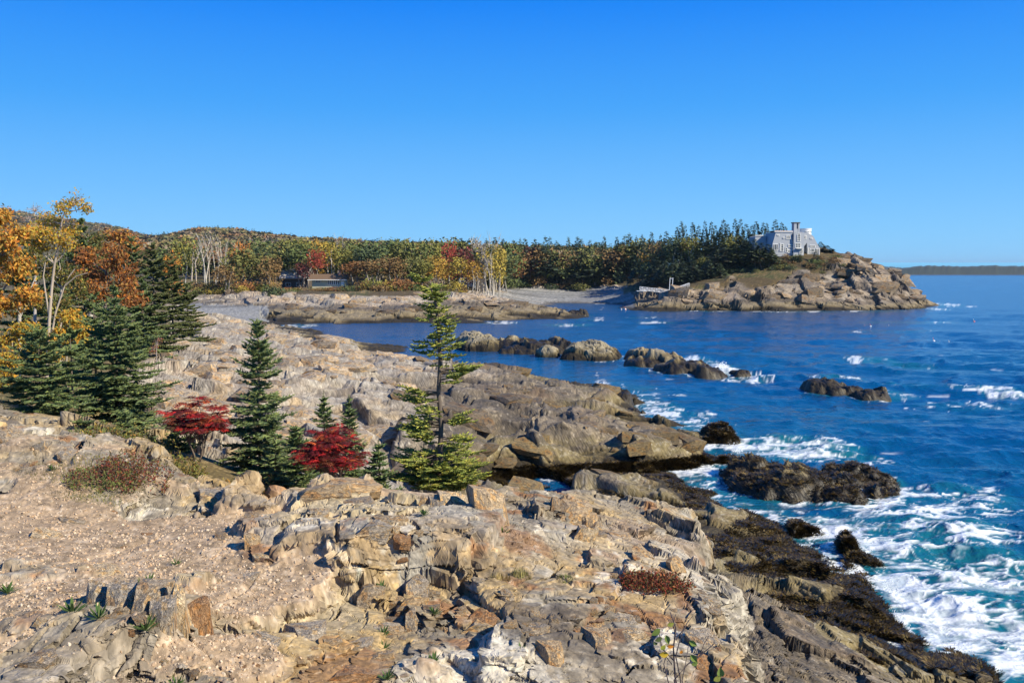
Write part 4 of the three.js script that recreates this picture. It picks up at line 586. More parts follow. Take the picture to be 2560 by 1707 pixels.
// sumacs: forked stems and whorls of drooping feather-shaped leaves
function sumac(px, py, d, seed, label, spread, hgt, base) {
  const p = base, r = rng(seed), mb = new MB(), wood = new MB(), c0 = atD(px, py, d), cx = c0.x - p.x, cy = c0.y - p.y, cz = c0.z - p.z;
  const R = [[.44, .018, .018], [.32, .012, .016], [.52, .035, .025], [.17, .009, .013], [.10, .009, .013], [.48, .10, .03], [.08, .010, .013], [.14, .012, .016], [.20, .05, .02]];
  const forks = 5;
  for (let f = 0; f < forks; f++) {
    const a = f / forks * 6.283 + r(), m = [cx * .5 + Math.cos(a) * spread * .25, cy * .55, cz * .5 + Math.sin(a) * spread * .25], s = [(r() - .5) * .2, -.05, (r() - .5) * .2];
    wood.tube([s, [mix(s[0], m[0], .6) + .05, m[1] * .5, mix(s[2], m[2], .6)], m], [.03, .024, .018], 5, [.16, .125, .10]);
    for (let k = 0; k < 9; k++) {
      const b = r() * 6.283, q = Math.sqrt(r()), t = [cx + Math.cos(b) * spread * q * .95, cy + hgt * ((.62 - q * q * .45) * (r() * 1.7 - .45)), cz + Math.sin(b) * spread * q * .92];
      wood.tube([m, [mix(m[0], t[0], .55), mix(m[1], t[1], .7), mix(m[2], t[2], .55)], t], [.014, .010, .006], 4, [.18, .13, .10]);
      for (let j = 0; j < 8; j++) {
        const la = r() * 6.283, L = .26 + r() * .16, lc = pick(r, R); let e = .45 + r() * .3, x = t[0], y = t[1], z = t[2]; const n = 8, tw = (r() - .5) * .8;
        for (let i = 0; i < n; i++) {
          const st = L / n, ca = Math.cos(la), sa = Math.sin(la), dx = ca * Math.cos(e), dy = Math.sin(e), dz = sa * Math.cos(e); x += dx * st; y += dy * st; z += dz * st; e -= .17;
          for (const sd of [-1, 1]) { const w = unit(-sa * sd + dx * .45, -.25 + tw * sd * .4, ca * sd + dz * .45), up = unit(dx * .8, dy * .8 + tw * .5, dz * .8); mb.leaf(x, y, z, w[0], w[1], w[2], up[0], up[1], up[2], .10 + .04 * Math.sin(i / n * 3.14), .036, vary(r, lc, .25), .4); }
        }
        mb.leaf(x, y, z, Math.cos(la) * .7, -.5, Math.sin(la) * .7, -Math.sin(la), 0, Math.cos(la), .08, .028, lc);
      }
    }
  }
  const g = thing('sumac_shrub', label, 'shrub', p); part(g, 'stem', wood.geo(), barkMat); part(g, 'foliage', mb.geo(), leafMat);
}
sumac(495, 1060, 22.6, 61, 'red sumac on bare forked stems beside the tall spruce', .93, .85, foot(488, 22.6));
sumac(832, 1140, 20.6, 62, 'bushy crimson sumac rising behind the big block of rock', .80, 1.0, foot(836, 21.0));
// ---------------------------------------------------------------- the woods across the cove
// crowns are made once in near-white and tinted by the material of each kind of tree
function farCrown(seed, w, h, n, size, lobesN) {
  const r = rng(seed), mb = new MB(), L = [];
  for (let k = 0; k < lobesN; k++) { const a = r() * 6.283, q = Math.sqrt(r()) * .62; L.push([Math.cos(a) * w * q, h * (.15 + .6 * r()) , Math.sin(a) * w * q, w * (.38 + r() * .2), h * (.2 + r() * .14)]); }
  L.push([0, h * .72, 0, w * .45, h * .26]);
  for (let k = 0; k < n; k++) {
    const l = L[k % L.length], a = r() * 6.283, e = Math.asin(r() * 1.7 - .7), q = .75 + r() * .35, nx = Math.cos(a) * Math.cos(e), ny = Math.sin(e), nz = Math.sin(a) * Math.cos(e);
    const d = unit(nx * .3 + r() - .5, ny * .3 + (r() - .6), nz * .3 + r() - .5), s = unit(r() - .5, r() - .5, r() - .5), S = size * (.6 + r() * .8), g = .72 + r() * .5, y = (r() - .5) * .16;
    mb.leaf(l[0] + nx * l[3] * q, l[1] + ny * l[4] * q, l[2] + nz * l[3] * q, d[0], d[1], d[2], s[0], s[1], s[2], S, S * .8, [g + y, g, g - y]);
  }
  return mb.geo();
}
function farSpruceCrown(seed, h, R, n, size) {
  const r = rng(seed), mb = new MB();
  for (let k = 0; k < n; k++) { const t = Math.pow(r(), .75), y = h * (.08 + .92 * (1 - t)), q = R * Math.pow((h - y) / h, .8) * (.35 + .75 * Math.sqrt(r())) * (.8 + .3 * Math.sin(y * 5.5)), a = r() * 6.283, e = -.25 + r() * .5, d = [Math.cos(a) * Math.cos(e), Math.sin(e), Math.sin(a) * Math.cos(e)], s = unit(-Math.sin(a), (r() - .5) * 1.2, Math.cos(a)), S = size * (.5 + .7 * t), g = .7 + r() * .55; mb.leaf(Math.cos(a) * q, y, Math.sin(a) * q, d[0], d[1], d[2], s[0], s[1], s[2], S, S * .55, [g, g, g]); }
  mb.leaf(0, h * .86, 0, 0, 1, 0, 1, 0, 0, h * .17, .03, [.8, .8, .8]); mb.leaf(0, h * .86, 0, 0, 1, 0, 0, 0, 1, h * .17, .03, [.8, .8, .8]);
  return mb.geo();
}
function farTrunk(seed, h, n, spread, r0, fine) {
  const r = rng(seed), mb = new MB(), W = () => vary(r, [1, 1, 1], .2);
  for (let k = 0; k < n; k++) {
    const a = r() * 6.283, b = spread * (.3 + r() * .7), t = [Math.cos(a) * b, h * (.8 + r() * .25), Math.sin(a) * b], m = [t[0] * .35 + (r() - .5) * .4, h * .5, t[2] * .35 + (r() - .5) * .4];
    mb.tube([[(r() - .5) * .4, -.6, (r() - .5) * .4], m, t], [r0, r0 * .75, r0 * .3], 5, W());
    for (let j = 0; j < fine; j++) { const f = .45 + .5 * r(), c = r() * 6.283, L = h * (.08 + .14 * r()), s = [mix(m[0], t[0], f * 2 - 1), mix(m[1], t[1], f * 2 - 1), mix(m[2], t[2], f * 2 - 1)]; mb.tube([s, [s[0] + Math.cos(c) * L * .5, s[1] + L * .9, s[2] + Math.sin(c) * L * .5]], [r0 * .3, r0 * .12], 3, W()); }
  }
  return mb.geo();
}
const crowns = [0, 1, 2, 3, 4].map((k) => farCrown(700 + k, 1, 2.1, 1250, .135, 12 + k)), poplar = [0, 1].map((k) => farCrown(720 + k, .7, 2.3, 800, .12, 9)), wisps = [0, 1].map((k) => farCrown(730 + k, .8, 2.3, 170, .12, 8));
const conifers = [0, 1, 2, 3].map((k) => farSpruceCrown(740 + k, 1, .26 + .05 * k, 420, .16));
const trunks = [0, 1, 2].map((k) => farTrunk(760 + k, 1, 1 + k, .22, .022, 2)), bareTrunks = [0, 1].map((k) => farTrunk(770 + k, 1, 3 + k, .2, .016, 16)), spike = farTrunk(780, 1, 1, .001, .018, 0);
const fm = (r, g, b) => { const m = farLeafMat.clone(); m.color.setRGB(r, g, b); return m; };
const TINT = { olive: fm(.165, .165, .045), green: fm(.115, .145, .042), deep: fm(.08, .11, .045), brown: fm(.235, .145, .055), rust: fm(.27, .12, .04), red: fm(.33, .055, .035), wine: fm(.20, .055, .045), yellow: fm(.38, .29, .05), gold: fm(.42, .25, .04), lime: fm(.22, .21, .045), orange: fm(.42, .17, .04), grey: fm(.26, .20, .14), spruce: fm(.085, .12, .055), spruceDark: fm(.058, .088, .048), pine: fm(.10, .13, .05), bluegreen: fm(.06, .095, .065) };
const bm = (r, g, b) => { const m = barkMat.clone(); m.color.setRGB(r, g, b); return m; };
const BARK = { pale: bm(.55, .50, .43), grey: bm(.33, .29, .25), dark: bm(.14, .115, .09) };
const WORD = { olive: 'olive-green round-crowned', green: 'green round-crowned', deep: 'dark green', brown: 'brown-leaved', rust: 'rust-orange', red: 'bright red', wine: 'wine-red', yellow: 'yellow', gold: 'golden', lime: 'yellow-green', orange: 'orange', grey: 'nearly leafless', spruce: 'spruce', spruceDark: 'dark spruce', pine: 'green pine', bluegreen: 'blue-green spruce' };
const fr = rng(901); let treeCount = 0;
const zoneWord = (px) => px < 640 ? 'left of the low house' : px < 900 ? 'around the low house' : px < 1100 ? 'midway between the low and white houses' : px < 1270 ? 'among birches by the white house' : px < 1500 ? 'behind the grey beach' : px < 1720 ? 'on the slope above the footbridge' : 'on the headland by the big house';
function forestTree(px, topPy, d, kind, o = {}) {
  const p = foot(px, d); p.y -= .2; const h = Math.max(2.5, topAt(px, topPy, d) - p.y);
  const conifer = /spruce|pine|blue/.test(kind), w = (o.w ?? 62) * (conifer || o.tall || kind === 'grey' ? 1 : 1.22) / F * d / 2;
  const label = o.label ?? (conifer ? WORD[kind] + (/spruce/.test(WORD[kind]) ? ' ' : ' tree ') : WORD[kind] + ' tree ') + zoneWord(px);
  const g = thing(o.name ?? (conifer ? 'conifer_tree' : kind === 'grey' ? 'bare_tree' : 'autumn_tree'), label, 'tree', p, fr() * 6.28, o.group ?? WORD[kind] + ' trees ' + zoneWord(px)); treeCount++;
  if (conifer) { const c = part(g, 'crown', pick(fr, conifers), TINT[kind]), t = part(g, 'trunk', spike, BARK.dark); const up = o.clear ?? 0; c.position.y = h * up; c.scale.set(w / .3, h * (1 - up), w / .3); t.scale.set(h, h * .9, h); return g; }
  const clear = o.clear ?? .3, tall = o.tall ?? 0;
  const c = part(g, 'crown', kind === 'grey' ? pick(fr, wisps) : tall ? pick(fr, poplar) : pick(fr, crowns), TINT[kind]); c.position.y = h * clear * .85; c.scale.set(w * 1.02, h * (1 - clear * .85) / 2.1, w * 1.02);
  const t = part(g, 'trunk', kind === 'grey' ? pick(fr, bareTrunks) : pick(fr, trunks), BARK[o.bark ?? (kind === 'yellow' || kind === 'gold' || kind === 'lime' || kind === 'grey' ? 'pale' : 'grey')]); t.scale.set(kind === 'grey' ? w * 3 : Math.min(w * 2.2, h), h * (kind === 'grey' ? .98 : .82), kind === 'grey' ? w * 3 : Math.min(w * 2.2, h)); if (o.thick) t.scale.x = t.scale.z *= o.thick;
  return g;
}
// trees one can point to, left to right: pixel column, top, distance, kind, options
const named = [
  [470, 590, 300, 'lime', { w: 60 }], [505, 588, 296, 'grey', { w: 60, thick: 1.3 }], [535, 590, 300, 'grey', { w: 56 }], [560, 605, 305, 'grey', { w: 50 }], [590, 620, 282, 'olive', { w: 84 }], [640, 618, 284, 'olive', { w: 96 }], [600, 604, 312, 'orange', { w: 52 }], [570, 660, 276, 'brown', { w: 60 }], [690, 600, 310, 'deep', { w: 90 }], [672, 640, 280, 'brown', { w: 60 }], [720, 606, 300, 'olive', { w: 90 }], [745, 596, 330, 'lime', { w: 70 }], [760, 610, 296, 'green', { w: 80 }],
  [794, 622, 290, 'red', { w: 40, clear: .58, label: 'bright red maple standing in front of the low house' }], [762, 650, 292, 'wine', { w: 40, clear: .4, label: 'wine-red low maple against the wall of the low house' }], [828, 604, 318, 'yellow', { w: 60, clear: .4 }], [850, 592, 330, 'grey', { w: 60 }], [858, 618, 305, 'lime', { w: 58, clear: .45, bark: 'pale' }], [800, 600, 330, 'gold', { w: 54 }], [905, 604, 310, 'green', { w: 100 }], [955, 596, 318, 'green', { w: 110 }], [892, 652, 286, 'rust', { w: 64, clear: .45 }], [938, 648, 284, 'brown', { w: 84, clear: .45 }], [985, 640, 288, 'brown', { w: 80, clear: .4 }],
  [1010, 600, 318, 'olive', { w: 96 }], [1050, 606, 320, 'green', { w: 90 }], [1040, 640, 292, 'olive', { w: 80, clear: .4 }], [1080, 594, 335, 'lime', { w: 80 }], [1085, 640, 296, 'gold', { w: 62, clear: .42 }], [1122, 604, 312, 'red', { w: 44, label: 'bright red maple top above the yellow trees near the white house' }], [1165, 618, 312, 'wine', { w: 56 }], [1060, 650, 290, 'lime', { w: 48, clear: .45 }], [1132, 640, 300, 'yellow', { w: 66, clear: .42 }], [1182, 650, 300, 'gold', { w: 48, clear: .48 }], [1205, 606, 312, 'grey', { w: 60 }], [1228, 612, 310, 'yellow', { w: 66, clear: .4 }], [1252, 616, 316, 'yellow', { w: 52, tall: 1 }], [1216, 630, 300, 'grey', { w: 46 }], [1194, 592, 350, 'grey', { w: 70 }], [1240, 590, 360, 'grey', { w: 66 }], [1216, 596, 365, 'spruce', { w: 30 }],
  [1290, 620, 345, 'brown', { w: 60 }], [1318, 618, 380, 'wine', { w: 70, clear: .3 }], [1310, 640, 378, 'lime', { w: 50 }], [1352, 640, 400, 'yellow', { w: 44, clear: .4 }], [1280, 668, 372, 'spruceDark', { w: 54 }], [1270, 690, 360, 'spruceDark', { w: 60 }], [1318, 645, 384, 'spruceDark', { w: 62 }], [1345, 685, 396, 'spruce', { w: 60 }], [1378, 682, 400, 'spruceDark', { w: 64 }], [1412, 660, 402, 'spruce', { w: 60 }], [1400, 640, 415, 'deep', { w: 70 }], [1446, 642, 412, 'red', { w: 26, clear: .5, label: 'slim red maple at the left end of the small lawn' }], [1465, 620, 422, 'pine', { w: 60 }], [1440, 610, 430, 'spruceDark', { w: 66 }], [1490, 606, 440, 'deep', { w: 80 }], [1525, 628, 428, 'brown', { w: 60, clear: .3 }], [1548, 640, 424, 'spruce', { w: 44 }], [1500, 660, 428, 'spruceDark', { w: 40 }], [1535, 680, 408, 'spruceDark', { w: 46 }], [1555, 610, 440, 'green', { w: 90 }], [1600, 596, 420, 'olive', { w: 90 }], [1585, 640, 405, 'deep', { w: 60 }],
  [1613, 634, 372, 'gold', { w: 40, clear: .25, label: 'golden tree on the dark slope above the footbridge' }], [1640, 600, 380, 'brown', { w: 66 }], [1575, 592, 450, 'spruceDark', { w: 50 }],
  [740, 598, 335, 'green', { w: 80 }], [655, 598, 330, 'green', { w: 84 }], [930, 610, 300, 'deep', { w: 80 }], [985, 596, 340, 'deep', { w: 90 }], [880, 598, 335, 'olive', { w: 84 }], [1150, 596, 350, 'olive', { w: 90 }], [1275, 604, 370, 'olive', { w: 80 }],
];
for (const n of named) forestTree(n[0], n[1], n[0] > 1262 && n[0] < 1575 ? Math.max(n[2], 404 + (n[2] - 345) * .25) : n[2], n[3], n[4]);
// the spruces of the headland
for (const [px, py, d] of [[1700, 552, 352], [1712, 556, 356], [1727, 550, 352], [1742, 558, 358], [1760, 553, 352], [1775, 548, 350], [1790, 556, 354], [1806, 550, 350], [1822, 554, 352], [1838, 546, 348], [1852, 550, 346], [1866, 552, 350], [1880, 556, 346], [1893, 549, 352], [1908, 556, 350], [1920, 551, 354], [1934, 550, 356], [1950, 556, 358], [1962, 562, 360], [1690, 570, 360], [1668, 576, 366], [1652, 584, 372], [1630, 580, 385], [1608, 586, 400]]) forestTree(px + (fr() - .5) * 8, py + (fr() - .3) * 12, d, fr() < .5 ? 'spruceDark' : 'bluegreen', { w: 26 + fr() * 16, label: 'slim spruce on the headland skyline left of the big house', name: 'skyline_spruce', group: 'spruces on the skyline of the headland' });
for (const [px, py, d, k, w, cl] of [[1690, 590, 350, 'deep', 60], [1730, 586, 345, 'lime', 50], [1760, 590, 342, 'spruce', 50], [1800, 580, 338, 'pine', 56, .15], [1830, 584, 338, 'lime', 46], [1850, 590, 336, 'spruceDark', 52, .15], [1880, 600, 334, 'pine', 60, .2], [1905, 602, 334, 'pine', 50, .2], [1925, 606, 332, 'pine', 44, .15], [1700, 640, 330, 'spruce', 50], [1730, 640, 328, 'spruce', 46], [1760, 640, 326, 'lime', 30], [1748, 632, 330, 'spruceDark', 46], [1790, 636, 324, 'spruce', 40], [1815, 660, 316, 'spruce', 34], [1870, 630, 325, 'spruceDark', 50, .35], [1890, 622, 326, 'spruceDark', 40, .4], [1835, 640, 318, 'spruce', 30], [1670, 640, 345, 'spruce', 50], [1655, 660, 340, 'spruceDark', 46], [1690, 665, 330, 'spruceDark', 44], [1715, 668, 322, 'spruce', 40], [1640, 670, 350, 'spruceDark', 50], [1620, 690, 356, 'spruce', 40], [1750, 672, 316, 'spruce', 36], [1775, 668, 318, 'spruceDark', 30], [1660, 612, 365, 'brown', 60], [1690, 612, 358, 'lime', 50], [1720, 602, 350, 'brown', 46], [1650, 625, 365, 'deep', 60], [2068, 620, 330, 'spruceDark', 36], [2052, 612, 338, 'spruceDark', 22], [1985, 640, 318.5, 'spruceDark', 12], [2000, 632, 318.5, 'spruceDark', 10], [2040, 622, 318.5, 'spruceDark', 14], [1960, 648, 317, 'spruce', 16], [1884, 598, 316, 'pine', 50, .2], [1902, 606, 315, 'spruceDark', 46, .25], [1920, 610, 315, 'pine', 44, .22], [1932, 622, 316, 'spruceDark', 26, .2], [1862, 604, 318, 'spruceDark', 50, .2], [1840, 610, 318, 'pine', 46, .15], [1815, 612, 320, 'spruceDark', 50], [1790, 618, 320, 'spruceDark', 46], [1770, 640, 314, 'spruceDark', 40], [1735, 650, 313, 'spruceDark', 44], [1708, 652, 314, 'spruceDark', 46], [1685, 648, 322, 'spruce', 50], [1662, 652, 326, 'spruceDark', 50], [1800, 655, 312, 'spruce', 30], [1640, 640, 340, 'spruceDark', 56], [1620, 655, 352, 'deep', 50], [1600, 650, 372, 'spruceDark', 50]]) forestTree(px, py, d, k, { w, clear: cl });
// rows behind, filling the wood
for (let k = 0; k < 80; k++) { const px = 430 + k * 15 + fr() * 14, d = Math.max(px > 1262 ? 412 : 0, 330 + fr() * 85), py = 594 + Math.pow(fr(), .7) * 32 - (px > 1550 ? 8 : 0) + (px > 1262 && px < 1550 ? 10 + fr() * 16 : 0); forestTree(px, py, d, pick(fr, px > 1280 ? ['deep', 'spruceDark', 'green', 'spruce', 'olive', 'brown'] : ['olive', 'green', 'deep', 'brown', 'lime', 'olive', 'green', 'grey', 'rust']), { w: px > 1262 ? 54 + fr() * 36 : 74 + fr() * 56, clear: .22 }); }
for (let k = 0; k < 26; k++) { const px = 1090 + k * 20 + fr() * 14; forestTree(px, 588 + fr() * 18 - sst(1500, 1620, px) * 8, 425 + fr() * 60, pick(fr, ['spruceDark', 'spruce', 'bluegreen']), { w: 24 + fr() * 16, name: 'spire_spruce', label: 'far spruce spire breaking the skyline behind the beach woods', group: 'spruce spires behind the beach woods' }); }
// scrub under the trees: bushes along the top of the shore
const bushes = [0, 1, 2].map((k) => farCrown(790 + k, 1, 1, 420, .16, 8));
const bushWord = { olive: 'olive', brown: 'brown', rust: 'rust-coloured', green: 'green', deep: 'dark green', yellow: 'yellowish', wine: 'dark red', grey: 'greyish twiggy', lime: 'yellow-green', orange: 'orange' };
function bush(px, py, d, w, h, kind, where, label) {
  const q = foot(px, d), g = thing('bush', label ?? bushWord[kind] + ' bush ' + where, 'bush', q, fr() * 6.28, bushWord[kind] + ' bushes ' + where);
  const c = part(g, 'foliage', pick(fr, bushes), TINT[kind]); c.scale.set(w / F * d / 2, h / F * d, w / F * d / 2); c.position.y = -.15; part(g, 'stem', trunks[2], BARK.grey).scale.set(w / F * d * .6, h / F * d * .7, w / F * d * .6); return g;
}
for (let k = 0; k < 105; k++) { const px = 455 + k * 7.9 + fr() * 8, base = px < 620 ? 272 : px < 1000 ? 268 : px < 1150 ? 282 : mix(290, 396, clamp((px - 1150) / 90)), d = base + fr() * 16; bush(px, 0, d, 24 + fr() * 34, px > 690 && px < 885 ? 5 + fr() * 6 : 12 + fr() * 20, pick(fr, ['brown', 'rust', 'olive', 'green', 'yellow', 'brown', 'deep', 'grey', 'lime', 'brown']), px < 660 ? 'on the shore left of the low house' : px < 900 ? 'in front of the low house' : px < 1150 ? 'along the top of the far rocks' : 'near the edge of the beach'); }
for (let k = 0; k < 34; k++) { const px = 1270 + fr() * 310; bush(px, 0, 402 + fr() * 14, 26 + fr() * 34, 12 + fr() * 18, pick(fr, ['deep', 'olive', 'brown', 'green', 'deep', 'brown']), 'at the back of the grey beach'); }
for (let k = 0; k < 60; k++) { const px = 1820 + fr() * 300, py = mix(640, 700, fr() * fr()) - (px - 1820) * .02, q = mix(311, 322, fr()); bush(px, py, q, 18 + fr() * 26, 6 + fr() * 8, pick(fr, ['olive', 'brown', 'green', 'deep', 'brown']), 'on the heath below the big house'); }
bush(690, 0, 258, 60, 34, 'deep', '', 'rounded dark green spruce bush on the far rocks left of the low house');
bush(880, 0, 272, 60, 16, 'green', '', 'bright green low bush right of the low house wall');
bush(1000, 0, 276, 60, 20, 'green', '', 'green bush on the bank under the trunks');
// the rest of the wood and the hills behind it: countless crowns
{
  const hillAt = (px, d) => { const prof = (list) => { let k = 0; while (k < list.length - 2 && list[k + 1][0] < px) k++; const a = list[k], b = list[k + 1]; return mix(a[1], b[1], clamp((px - a[0]) / (b[0] - a[0]))); };
    const near = prof([[-900, 590], [200, 612], [400, 614], [455, 604], [500, 596], [560, 594], [610, 597], [670, 607], [720, 616], [900, 630], [1200, 640], [2000, 668], [2600, 690]]), far = prof([[-900, 506], [0, 530], [150, 553], [230, 570], [300, 583], [370, 600], [460, 610], [700, 640], [1300, 665], [2600, 690]]);
    const hN = topAt(px, near, 1300) * sst(520, 1300, d) * sst(1750, 1300, d), hF = topAt(px, far, 2300) * sst(1250, 2300, d) * sst(3400, 2300, d); return Math.max(hN, hF, 0) + 14 * sst(900, 560, d); };
  const NU = 160, NV = 110, pos = [], col = [], idx = [];
  for (let j = 0; j < NV; j++) for (let i = 0; i < NU; i++) { const d = 545 * Math.pow(3300 / 545, j / (NV - 1)), px = mix(-1300, 2150, i / (NU - 1)), x = (px - 1280) / F * d, h = hillAt(px, d) - sst(1500, 2100, px) * 40 + f2(x * .006, d * .006, 4, 77) * 9 * sst(600, 1000, d), c = [.10, .085, .035]; lerp3(c, [.28, .25, .22], sst(.35, .6, f2(x * .01, d * .012, 4, 78)) * .7); pos.push(x, h, -d); col.push(...c); }
  for (let j = 0; j < NV - 1; j++) for (let i = 0; i < NU - 1; i++) { const a = j * NU + i, b = a + 1, c = a + NU, e = c + 1; idx.push(a, b, e, a, e, c); }
  const g = new THREE.BufferGeometry(); g.setAttribute('position', new THREE.Float32BufferAttribute(pos, 3)); g.setAttribute('color', new THREE.Float32BufferAttribute(col, 3)); g.setIndex(idx); g.computeVertexNormals();
  const hills = top(new THREE.Mesh(g, groundMat.clone()), 'hills'); hills.material.map = null; hills.userData.kind = 'structure'; hills.castShadow = hills.receiveShadow = true;
  const blobG = farCrown(801, .55, 1, 90, .3, 6), coneG = farSpruceCrown(802, 1, .22, 60, .24), N = 9000, A = new THREE.InstancedMesh(blobG, farLeafMat, N), B = new THREE.InstancedMesh(coneG, farLeafMat, 2600), M = new THREE.Matrix4(), q = new THREE.Quaternion(), c = new THREE.Color(), r = rng(803);
  const cols = [[.15, .13, .05], [.13, .125, .05], [.17, .125, .055], [.19, .14, .065], [.12, .12, .05], [.20, .165, .07], [.20, .165, .12], [.20, .115, .055], [.16, .135, .055]];
  const hAt = (px, d) => { const x = (px - 1280) / F * d; return hillAt(px, d) - sst(1500, 2100, px) * 40 + f2(x * .006, d * .006, 4, 77) * 9 * sst(600, 1000, d); };
  for (let k = 0; k < N; k++) { let px, d, y; if (k < 2600) { d = 425 + r() * 150; px = 380 + r() * 1200; const p = colAt(px, d, 12); y = d < 545 ? height(p.x, p.z) : hAt(px, d); } else { d = r() < .7 ? 700 + r() * 640 : 1500 + r() * 850; px = (d > 1500 ? -300 : 200) + r() * 900; y = hAt(px, d); } const s = 8 + r() * 8; M.compose(new THREE.Vector3((px - 1280) / F * d, y - 1, -d), q.setFromAxisAngle(new THREE.Vector3(0, 1, 0), r() * 6.28), new THREE.Vector3(s * 1.1, s * (k < 2600 ? .85 : .8), s * 1.1)); A.setMatrixAt(k, M); const cc = vary(r, pick(r, cols), .2); A.setColorAt(k, c.setRGB(...cc)); }
  for (let k = 0; k < 2600; k++) { const back = k > 1100, d = back ? (r() < .6 ? 800 + r() * 560 : 1600 + r() * 750) : 430 + r() * 160, px = back ? (d > 1500 ? -300 : 300) + r() * 700 : 900 + r() * 750, p = colAt(px, d, 12), y = d < 545 ? height(p.x, p.z) : hAt(px, d), s = 9 + r() * 7; M.compose(new THREE.Vector3((px - 1280) / F * d, y - 1, -d), q.setFromAxisAngle(new THREE.Vector3(0, 1, 0), r() * 6.28), new THREE.Vector3(s * .8, s, s * .8)); B.setMatrixAt(k, M); B.setColorAt(k, c.setRGB(...vary(r, [.055, .085, .045], .25))); }
  for (const [m, n, l, kk] of [[A, 'distant_woods', 'mass of brown and olive autumn woods covering the hills', 'woods'], [B, 'distant_conifers', 'far spruces scattered through the woods on the hills', 'woods']]) { top(m, n); tag(m, l, kk, null, 'stuff'); m.castShadow = m.receiveShadow = true; }
  // the low far shore across the bay
  const shore = (name, d, list, c) => { const mb = new MB(), rr = rng(810 + d); let prev = null; for (let k = 0; k <= 160; k++) { const px = mix(list[0][0], list[list.length - 1][0], k / 160); let i = 0; while (i < list.length - 2 && list[i + 1][0] < px) i++; const py = mix(list[i][1], list[i + 1][1], clamp((px - list[i][0]) / (list[i + 1][0] - list[i][0]))), yt = Math.max(0, topAt(px, py, d)) + n2(k * .6, d, 3) * 2 * (d / 3000), ring = [[0, -2], [30, 2.5], [60, yt * .75], [400, yt], [900, -5]].map(([b, y], j) => mb.v((px - 1280) / F * (d + b), y, -(d + b), j < 1 ? [.12, .11, .1] : vary(rr, c, .25))); if (prev) for (let j = 0; j < 4; j++) mb.i.push(prev[j], ring[j], ring[j + 1], prev[j], ring[j + 1], prev[j + 1]); prev = ring; } const m = top(new THREE.Mesh(mb.geo(), barkMat), name); m.userData.kind = 'structure'; m.castShadow = m.receiveShadow = true; };
  shore('far_shore', 2600, [[2230, 680], [2250, 669], [2290, 664], [2330, 662], [2400, 664], [2480, 662], [2560, 664], [2700, 662], [2900, 664]], [.03, .042, .035]);
  shore('far_hill', 4200, [[2120, 676], [2160, 668], [2200, 664], [2230, 666], [2280, 672], [2330, 676]], [.05, .06, .05]);
}
console.log('forest trees', treeCount);
// ---------------------------------------------------------------- houses, footbridge, stair, buoys
const solid = (r, g, b, rough = .8) => { const m = new THREE.MeshStandardMaterial({ roughness: rough }); m.color.setRGB(r, g, b); return m; };
const shingleMat = solid(.36, .385, .42), trimMat = solid(.80, .79, .75), glassMat = new THREE.MeshPhysicalMaterial({ roughness: .08, metalness: 0, ior: 1.5 }); glassMat.color.setRGB(.03, .045, .06);
const roofBrown = solid(.16, .10, .055), creamMat = solid(.50, .47, .33), stoneMat = solid(.34, .31, .28), brickMat = solid(.42, .25, .19), alu = solid(.72, .73, .74, .45), woodMat = solid(.45, .30, .17), redTile = solid(.30, .12, .07), darkWood = solid(.09, .075, .065);
const box = (w, h, d, x, y, z) => new THREE.BoxGeometry(w, h, d).translate(x, y, z);
function prism(pts, d, z = 0) { const s = new THREE.Shape(); pts.forEach(([x, y], k) => k ? s.lineTo(x, y) : s.moveTo(x, y)); return new THREE.ExtrudeGeometry(s, { depth: d, bevelEnabled: false }).translate(0, 0, z); }
